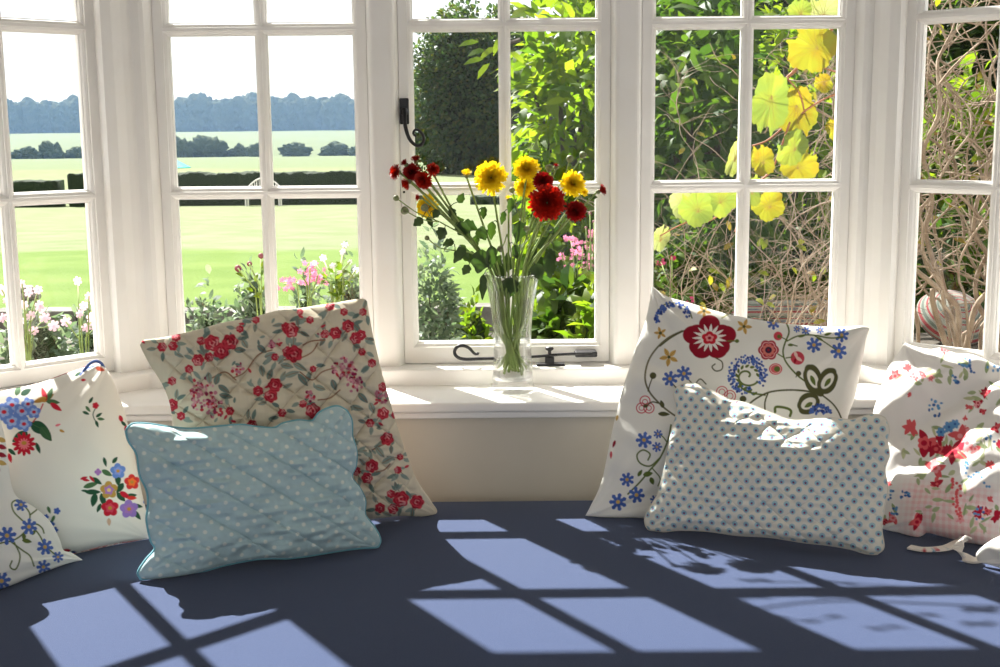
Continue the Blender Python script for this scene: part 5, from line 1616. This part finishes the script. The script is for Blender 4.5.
PINKP = mat('pale_pink_petal', S(240, 206, 218), .6, trans=(.45, (1.1, .95, 1)))
PINKD = mat('rose_pink_petal', S(232, 150, 180), .6, trans=(.45, (1.1, .9, 1)))
MAUVE = mat('dusky_hip', S(120, 52, 60), .6)


def flower_plant(name, label, Y, foot_px, heads, m, r_px, kind='open', leafm=None, nleaf=8, stem_r=.0022, cat='flower', seed=0):
    f0 = at_y(foot_px[0], foot_px[1], Y)
    t = thing(name, label, cat, (f0.x, Y, Z0)); o0 = Vector(t.location); g = random.Random(seed)
    mb = MB()
    for (px, py) in heads:
        yy = Y + g.uniform(-.12, .12)
        h_ = at_y(px, py, yy)
        m1 = Vector((f0.x + (h_.x - f0.x) * .25, Y, f0.z)); b0 = Vector((f0.x + g.uniform(-.03, .03), Y, Z0))
        mb.tube([Vector(p) - o0 for p in crom([tuple(b0), tuple(m1), tuple(m1.lerp(h_, .6) + Vector((0, 0, .01))), tuple(h_)], 10)], stem_r, 5)
        if leafm:
            for _ in range(nleaf // 2):
                pass
    mb.build('stems', STEM, t, smooth=True)
    for (px, py) in heads:
        h_ = at_y(px, py, Y)
        b = MB(); r = r_px / FPX * Y * g.uniform(.85, 1.15)
        if kind == 'open':
            for _ in range(1): petals5(b, h_ - o0, (g.uniform(-.5, .5), -1, g.uniform(0, .7)), r)
        elif kind == 'cluster':
            for _ in range(9): petals5(b, h_ - o0 + Vector((g.uniform(-1, 1), g.uniform(-1, 1), g.uniform(-.8, .8))) * r, (g.uniform(-.7, .7), -1, g.uniform(-.2, 1)), r * .42, 5)
        else:
            b.lathe([(0, -r), (r * .8, -r * .5), (r, .1 * r), (r * .6, r * .8), (0, r)], tuple(h_ - o0), 10)
        b.build('bloom' if kind != 'bud' else 'bud', m, t, smooth=True)
    if leafm:
        n = nleaf; P = []; D = []
        for _ in range(n):
            px, py = g.choice(heads); k = g.uniform(.15, .9)
            h_ = at_y(px, py, Y).lerp(f0, k); P.append(tuple(h_ - o0)); D.append((g.uniform(-1, 1), g.uniform(-.6, .6), g.uniform(-.3, .5)))
        v, q, tt = leaf_cloud(np.array(P), np.array(D), np.tile(np.array((0, -.7, .8)), (n, 1)) + nrg.normal(size=(n, 3)) * .3, np.full(n, .007 * Y), np.full(n, .0038 * Y))
        link('leaves', np_mesh('leaves', v, q, tt), leafm, t)
    return t


flower_plant('anemone_plant', 'tall pale pink anemones at the far left, beside the stone pier', 4.0, (26, 350), [(22, 284), (29, 292), (24, 305), (38, 290), (31, 316), (40, 306), (45, 318), (20, 322), (34, 331), (54, 326), (7, 300), (3, 318), (2, 290)], PINKP, 5.5, 'open', None, 0, seed=1)
flower_plant('anemone_plant', 'tall pale pink anemones against the corner post of the left windows', 4.0, (84, 350), [(78, 281), (89, 296), (84, 306), (94, 301), (80, 314), (92, 318), (66, 322), (96, 326), (86, 328)], PINKP, 5, 'open', None, 0, seed=2)
flower_plant('rose_bush', 'thin rose stems with dark hips left of the upright bar', 3.3, (262, 305), [(249.5, 264), (238, 268.5), (261, 256)], MAUVE, 3.4, 'bud', G_LIME, 16, seed=3)
flower_plant('phlox_plant', 'pink phlox heads right of the upright bar', 3.5, (308, 310), [(310, 268), (318, 275), (302, 276), (284, 284), (322, 280)], PINKD, 7, 'cluster', G_GREY, 12, seed=4)
flower_plant('rose_bush', 'leafy rose stems with pale blooms near the post of the left window', 3.4, (338, 300), [(314.5, 263), (323, 258), (343, 252), (350, 262), (340, 272), (333, 266), (356, 270), (345, 245)], mat('pale_petal', S(236, 226, 230), .6, trans=(.4, (1, 1, 1))), 3.4, 'open', G_LIME, 46, seed=5)
flower_plant('phlox_plant', 'rose-pink flower heads in the border right of the vase', 5.0, (580, 300), [(571, 241), (583, 246), (577, 254), (588, 262), (570, 266), (562, 256), (594, 250), (586, 272), (598, 280), (595, 298), (592, 232)], PINKD, 5.5, 'cluster', G_LIME, 40, seed=6)
flower_plant('rose_bush', 'magenta roses among the leaves at the lower left of the right window', 4.2, (672, 300), [(672, 257), (661, 262), (690, 300)], mat('magenta_petal', S(176, 30, 90), .6), 4, 'cluster', G_MID, 30, seed=7)
# tall bronze stems against the right stile
flower_plant('dock_stems', 'brown seeding stems in the border beside the right stile of the middle window', 4.6, (592, 320), [(590, 214), (594, 222), (586, 228), (598, 236), (591, 240)], MAUVE, 2.0, 'bud', None, 0, seed=8)


# grape vine by the right window --------------------------------------------
VINEY = LM('vine_leaf_yellow', [(.25, .25, .03), (.25, .25, .03)], .6, (1.2, 1.2, .5)); VINEG = LM('vine_leaf_green', [(.16, .22, .06), (.16, .22, .06)], .55, (1.4, 1.4, .6)); VINEP = LM('vine_leaf_pale', [(.27, .30, .15), (.27, .30, .15)], .55, (1.3, 1.3, .8))
for mm in (VINEY, VINEG, VINEP):
    mm.node_tree.nodes['Principled BSDF'].inputs['Specular IOR Level'].default_value = .05; mm.node_tree.nodes['Principled BSDF'].inputs['Roughness'].default_value = .9
    nt = mm.node_tree; tcv = nt.nodes.new('ShaderNodeTexCoord'); nzv = nt.nodes.new('ShaderNodeTexNoise'); nzv.inputs['Scale'].default_value = 26
    nt.links.new(tcv.outputs['Object'], nzv.inputs['Vector'])
    rpv = nt.nodes.new('ShaderNodeValToRGB'); rpv.color_ramp.elements[0].position = .42; rpv.color_ramp.elements[1].position = .68
    src = nt.nodes['Principled BSDF'].inputs['Base Color'].links[0].from_socket
    rpv.color_ramp.elements[0].color = (0, 0, 0, 1); rpv.color_ramp.elements[1].color = (1, 1, 1, 1); nt.links.new(nzv.outputs['Fac'], rpv.inputs[0])
    mv = nt.nodes.new('ShaderNodeMix'); mv.data_type = 'RGBA'; nt.links.new(rpv.outputs[0], mv.inputs[0]); nt.links.new(src, mv.inputs[6]); mv.inputs[7].default_value = (.26, .18, .02, 1) if mm is VINEY else (.22, .25, .05, 1)
    for l in list(src.links):
        if l.to_node.name != mv.name: nt.links.new(mv.outputs[2], l.to_socket)
vine = thing('grape_vine', 'grape vine with large yellow-green leaves hanging across the window right of the vase', 'vine', tuple(at_y(829, 33, 2.98) + Vector((0, 0, 0))))
vo = Vector(vine.location)


VEINM = mat('leaf_vein', S(150, 120, 60), .8)


def vine_leaf(px, py, wpx, hpx, ang, m, Y=2.98, seed=0):
    g = random.Random(seed)
    s_ = Y / FPX
    c = at_y(px, py, Y) - vo
    n = 72; vs = [tuple(c + Vector((0, .004, 0)))]; ring = []
    for rr_, dd in ((.55, .0), (1.0, -.006)):
        for i in range(n):
            w = 2 * PI * i / n
            lob = .84 + .16 * abs(math.cos(w * 2.5)) ** 1.1 + .05 * (((w * 17 / PI) % 2) - 1) - (.30 if abs(((w + PI) % (2 * PI)) - PI) < .22 else 0)
            x = math.cos(w) * lob * hpx * .5 * rr_; y = math.sin(w) * lob * wpx * .5 * rr_
            a = R(ang + 90)
            X = (x * math.cos(a) - y * math.sin(a)) * s_; Z = (x * math.sin(a) + y * math.cos(a)) * s_
            vs.append(tuple(c + Vector((X, dd + .0022 * math.sin(w * 3 + seed) * rr_ + .22 * abs(y) * s_, Z))))
    fs = [(0, 1 + i, 1 + (i + 1) % n) for i in range(n)] + [(1 + i, 1 + n + i, 1 + n + (i + 1) % n, 1 + (i + 1) % n) for i in range(n)]
    me = bpy.data.meshes.new('leaf'); me.from_pydata(vs, [], fs); me.update()
    o = link('leaf', me, m, vine, smooth=True)
    vb = MB()
    for q, ln in ((-1.0, .62), (-.5, .85), (0, .92), (.5, .85), (1.0, .62), (-1.9, .5), (1.9, .5)):
        pts = []
        for t in (-.02, .3, .6, 1.0):
            w = q * (1.0 + .15 * t); x = math.cos(w) * hpx * .5 * ln * t - hpx * .12 * (1 - t); y = math.sin(w) * wpx * .5 * ln * t
            a = R(ang + 90)
            pts.append(c + Vector(((x * math.cos(a) - y * math.sin(a)) * s_, -.0050 + .22 * abs(y) * s_, (x * math.sin(a) + y * math.cos(a)) * s_)))
        vb.tube(pts, [.0008, .0007, .0005, .0003], 4)
    vb.build('veins', VEINM, o)
    return o


for i, a in enumerate([(812, 46, 54, 52, 60, VINEY), (770, 104, 40, 66, 172, VINEG), (797, 112, 42, 54, 190, VINEY), (823, 83, 18, 22, 40, VINEY), (792, 148, 40, 30, 60, VINEG), (762, 160, 26, 34, 20, VINEY), (800, 165, 40, 40, -40, VINEY), (736, 156, 16, 46, -20, VINEP),
                       (696, 208, 36, 40, 30, VINEG), (722, 199, 34, 40, -30, VINEG), (661, 238, 17, 30, -20, VINEP), (768, 204, 34, 36, 30, VINEY), (752, 190, 22, 36, 0, VINEG), (836, 128, 22, 26, 20, VINEY), (822, 12, 40, 34, 20, VINEP), (681, 203, 24, 34, 10, VINEP), (800, 12, 24, 30, 10, VINEG)]):
    vine_leaf(*a, Y=2.94 + .03 * (i % 4), seed=i)
for k, (x, y, z) in enumerate([(-.30, 2.74, .50), (-.24, 2.76, .44), (-.25, 2.72, .57), (-.18, 2.75, .51), (-.20, 2.73, .62), (-.13, 2.76, .45), (-.11, 2.72, .56), (-.06, 2.75, .50), (-.07, 2.74, .62), (-.01, 2.73, .55), (.03, 2.76, .46), (.00, 2.72, .64), (.07, 2.74, .58),
                                 (.11, 2.75, .50), (.14, 2.73, .60), (-.34, 2.75, .60), (.20, 2.74, .54)]):
    g_ = random.Random(k)
    n = 30; c_ = Vector((x, y, rz(z))) - vo; vs = [tuple(c_)]; ss = g_.uniform(.024, .036); a_ = g_.random() * 6
    ax1 = Vector((g_.uniform(-.4, .4), 1, g_.uniform(-1.2, -.5))).normalized(); e1 = ax1.orthogonal().normalized(); e2 = ax1.cross(e1)
    for i in range(n):
        w = 2 * PI * i / n; lob = .8 + .2 * abs(math.cos(w * 2.5 + a_))
        vs.append(tuple(c_ + (e1 * math.cos(w) + e2 * math.sin(w)) * (ss * lob) + ax1 * (.004 * math.sin(3 * w))))
    me = bpy.data.meshes.new('leaf'); me.from_pydata(vs, [], [(0, 1 + i, 1 + (i + 1) % n) for i in range(n)]); me.update()
    lo = link('leaf', me, VINEG, vine, smooth=True); mo = lo.modifiers.new('s', 'SOLIDIFY'); mo.thickness = .0006
mb = MB()
mb.tube([Vector(p) - vo for p in crom([tuple(at_y(870, -40, 2.99)), (.5, 2.85, rz(.6)), (.2, 2.77, rz(.60)), (.0, 2.76, rz(.57)), (-.2, 2.76, rz(.54)), (-.36, 2.76, rz(.58))], 40)], .003, 6)
mb.tube([Vector(p) - vo for p in crom([(.1, 2.77, rz(.59)), (.02, 2.77, rz(.52)), (-.12, 2.77, rz(.47)), (-.24, 2.77, rz(.46))], 20)], .002, 6)
for pts, r in [([(870, -40), (829, 33), (805, 60), (787, 78), (775, 85)], .0042), ([(787, 78), (800, 95), (806, 120)], .002), ([(806, 35), (803, 52), (806, 58)], .0022), ([(850, 90), (822, 100), (790, 122), (768, 140), (752, 146)], .0024), ([(800, 60), (830, 70), (850, 76)], .002),
               ([(745, 168), (735, 200), (724, 212), (702, 222), (700, 200)], .0022), ([(660, 236), (678, 226), (702, 216)], .0018), ([(790, 122), (780, 150), (770, 172), (748, 190)], .0024), ([(745, 140), (740, 165), (748, 190), (742, 215), (735, 232)], .0028)]:
    q = [at_y(x, y, 2.99 + .01 * k) - vo for k, (x, y) in enumerate(pts)]
    P = crom([tuple(v) for v in q], 24); mb.tube(P, r, 6)
mb.build('vine_stem', mat('vine_stem', S(150, 96, 66), .7), vine, smooth=True)


# tangles of bare twigs ----------------------------------------------------
def tangle(name, label, px0, px1, py0, py1, Y0, Y1, n_main, n_fine, seed, rmain=(.004, .009), cat='shrub', foot=None, nleaf=70):
    g = random.Random(seed)
    cxp = foot or (px0 + px1) / 2
    base = at_y(cxp, py1 + 60, (Y0 + Y1) / 2)
    t = thing(name, label, cat, (base.x, (Y0 + Y1) / 2, Z0)); o0 = Vector(t.location)
    main = MB(); fine = MB()
    ends = []
    for _ in range(n_main):
        Y = g.uniform(Y0, Y1); px = g.uniform(px0, px1); py = py1 + g.uniform(0, 40)
        p = at_y(px, py, Y)
        root_ = Vector((base.x + g.uniform(-.15, .15), (Y0 + Y1) / 2 + g.uniform(-.1, .1), Z0))
        pts = [root_, root_.lerp(p, .7) + Vector((g.uniform(-.05, .05), 0, 0)), p]
        d = Vector((g.uniform(-.5, .5), g.uniform(-.1, .1), 1)).normalized()
        top = at_y(px, py0, Y).z
        r = g.uniform(*rmain)
        while p.z < top and len(pts) < 22:
            d = (d + Vector((g.uniform(-.62, .62), g.uniform(-.3, .3), g.uniform(-.25, .42)))).normalized()
            p = p + d * g.uniform(.035, .075)
            pts.append(p)
            if len(pts) > 4: ends.append((p.copy(), d.copy(), r))
        P = crom([tuple(v - o0) for v in pts], len(pts) * 4)
        main.tube(P, [r * (1.25 - .95 * i / len(P)) for i in range(len(P))], 6)
    for _ in range(n_fine):
        p, d, r = g.choice(ends)
        d = (Vector((g.uniform(-1, 1), g.uniform(-.5, .5), g.uniform(-.5, .9)))).normalized()
        pts = [p]
        for k in range(g.randint(3, 6)):
            d = (d + Vector((g.uniform(-.5, .5), g.uniform(-.3, .3), g.uniform(-.5, .45)))).normalized()
            p = p + d * g.uniform(.02, .05); pts.append(p)
        P = crom([tuple(v - o0) for v in pts], len(pts) * 2)
        fine.tube(P, [r * .36 * (1 - .6 * i / len(P)) for i in range(len(P))], 4, False)
    main.build('branches', TWIGM, t, smooth=True); fine.build('twigs', TWIGM, t, smooth=True)
    P = np.array([tuple(g.choice(ends)[0] - o0 + Vector((g.uniform(-.06, .06), g.uniform(-.02, .1), g.uniform(-.06, .06)))) for _ in range(nleaf)])
    D = np.random.default_rng(seed).normal(size=(len(P), 3))
    v, q, tt = leaf_cloud(P, D, np.tile(np.array((0, -.8, .7)), (len(P), 1)), np.full(len(P), .034), np.full(len(P), .018))
    link('leaves', np_mesh('leaves', v, q, tt), LM('twig_leaves', [(.08, .14, .02), (.22, .22, .03), (.20, .11, .03), (.12, .18, .03)], .5), t)
    return t


tangle('twisted_climber', 'old climber with thick twisted pale branches filling the far right window', 915, 1040, -30, 300, 3.15, 3.75, 24, 520, 11, (.0045, .010), foot=1015, nleaf=120)
tangle('bare_climber', 'tangle of thin bare twigs in the right panes beside the vine leaves', 768, 850, 60, 330, 3.2, 3.7, 20, 620, 12, (.0018, .0042), foot=850)
tangle('bare_climber', 'sparse thin twigs low in the left panes of the window right of the vase', 668, 752, 215, 335, 3.2, 3.5, 10, 150, 13, (.0016, .003), nleaf=20)


# striped garden cushions ----------------------------------------------------
def stripe_mat(name, axis, scale, cols, radial=False):
    m = bpy.data.materials.new(name); m.use_nodes = True; nt = m.node_tree; N = nt.nodes; L = nt.links
    tc = N.new('ShaderNodeTexCoord'); sp = N.new('ShaderNodeSeparateXYZ'); L.new(tc.outputs['Object'], sp.inputs[0])
    if radial:
        ln = N.new('ShaderNodeVectorMath'); ln.operation = 'LENGTH'; cb = N.new('ShaderNodeCombineXYZ'); L.new(sp.outputs[0], cb.inputs[0]); L.new(sp.outputs[1], cb.inputs[1]); L.new(cb.outputs[0], ln.inputs[0]); src = ln.outputs['Value']
    else: src = sp.outputs[axis]
    mu = N.new('ShaderNodeMath'); mu.operation = 'MULTIPLY'; mu.inputs[1].default_value = scale; L.new(src, mu.inputs[0])
    fr = N.new('ShaderNodeMath'); fr.operation = 'FRACT'; L.new(mu.outputs[0], fr.inputs[0])
    rp = N.new('ShaderNodeValToRGB'); rp.color_ramp.interpolation = 'CONSTANT'; e = rp.color_ramp.elements
    e[0].position = 0; e[0].color = (*cols[0][1], 1); e[1].position = cols[1][0]; e[1].color = (*cols[1][1], 1)
    for p_, c_ in cols[2:]: q = e.new(p_); q.color = (*c_, 1)
    L.new(fr.outputs[0], rp.inputs[0]); L.new(rp.outputs[0], N['Principled BSDF'].inputs['Base Color']); N['Principled BSDF'].inputs['Roughness'].default_value = .9
    return m


CRM = (.20, .205, .17); RDS = (.22, .03, .035); GRS = (.09, .11, .09); BLS = (.06, .08, .14)
pc = at_y(952, 318, 4.0)
zc = pc.z
t = thing('garden_table', 'small round slatted table under the striped round cushion in the far right window', 'table', (pc.x, 4.0, Z0))
b = MB(); b.lathe([(0, zc - .105 - Z0), (.17, zc - .105 - Z0), (.17, zc - .075 - Z0), (0, zc - .075 - Z0)], seg=24); b.build('tabletop', BARK, t)
for k in range(3):
    w = k * 2.09; b = MB(); b.tube([(.05 * math.cos(w), .05 * math.sin(w), zc - .1 - Z0), (.15 * math.cos(w), .15 * math.sin(w), 0)], .010, 8); b.build('leg', BARK, t)
b = MB(); b.lathe([(0, -.035), (.07, -.034), (.105, -.015), (.118, .008), (.108, .028), (.085, .050), (.05, .068), (.02, .076), (0, .077)], seg=48)
o = b.build('round_cushion', stripe_mat('round_stripes', 0, 26, [(0, CRM), (.40, RDS), (.52, CRM), (.66, GRS), (.82, CRM), (.88, RDS)], True), smooth=True)
o.location = (pc.x, 4.0, zc - .005); o.rotation_euler = (R(38), R(8), 0)
tag(o, 'round dome-shaped garden cushion with red and cream ring stripes, in the far right window', 'cushion')
pb_ = at_y(765, 330, 4.7)
t = thing('patio_bench', 'dark wooden garden bench behind the right window, carrying striped pads', 'bench', (pb_.x, 4.7, Z0)); WOODD = mat('dark_bench_wood', (.06, .05, .04), .8, noise=(20, (.09, .07, .05), .4, .7))
zb = at_y(765, 300, 4.7).z - Z0
for xx in (-.30, .30):
    b = MB(); b.box((xx - .02, .07, 0), (xx + .02, .11, zb - .01)); b.build('leg', WOODD, t, bevel=.003)
    b = MB(); b.box((xx - .02, -.30, 0), (xx + .02, -.26, zb - .32)); b.build('leg', WOODD, t, bevel=.003)
b = MB(); b.box((-.34, -.32, zb - .34), (.34, .07, zb - .31)); b.build('seat', WOODD, t, bevel=.003)
b = MB(); b.box((-.34, .08, zb - .06), (.34, .11, zb - .015)); b.box((-.34, .08, zb - .2), (.34, .11, zb - .15)); b.build('backrest', WOODD, t, bevel=.003)
STR = stripe_mat('bench_stripes', 2, 22, [(0, CRM), (.22, RDS), (.40, CRM), (.5, BLS), (.58, CRM), (.72, RDS), (.80, GRS)])
for (cx_, w_, lab) in [(-.155, .29, 'red and cream striped bench pad in the window right of the vase, left one'), (.165, .29, 'red and cream striped bench pad beside the right-hand stile, right one')]:
    b = MB(); b.box((-w_ / 2, -.05, -.14), (w_ / 2, .05, .145))
    o = b.build('bench_pad', STR, bevel=.035, seg=4); o.location = (pb_.x + cx_, 4.7 + .00, Z0 + zb - .15); o.rotation_euler = (R(-6), 0, 0); tag(o, lab, 'cushion')

# haze over the valley
HZ = bpy.data.materials.new('valley_haze'); HZ.use_nodes = True
nt = HZ.node_tree; nt.nodes.remove(nt.nodes['Principled BSDF'])
vsn = nt.nodes.new('ShaderNodeVolumeScatter'); vsn.inputs['Color'].default_value = (.36, .62, 1.0, 1); vsn.inputs['Density'].default_value = .00056; vsn.inputs['Anisotropy'].default_value = 0
nt.links.new(vsn.outputs[0], nt.nodes['Material Output'].inputs['Volume'])
b = MB(); b.box((-650, 110, CZ - 14), (450, 900, CZ + 45))
o = b.build('horizon_haze', HZ); tag(o, 'thin blue summer haze lying over the far fields and wood', 'haze', kind='stuff')
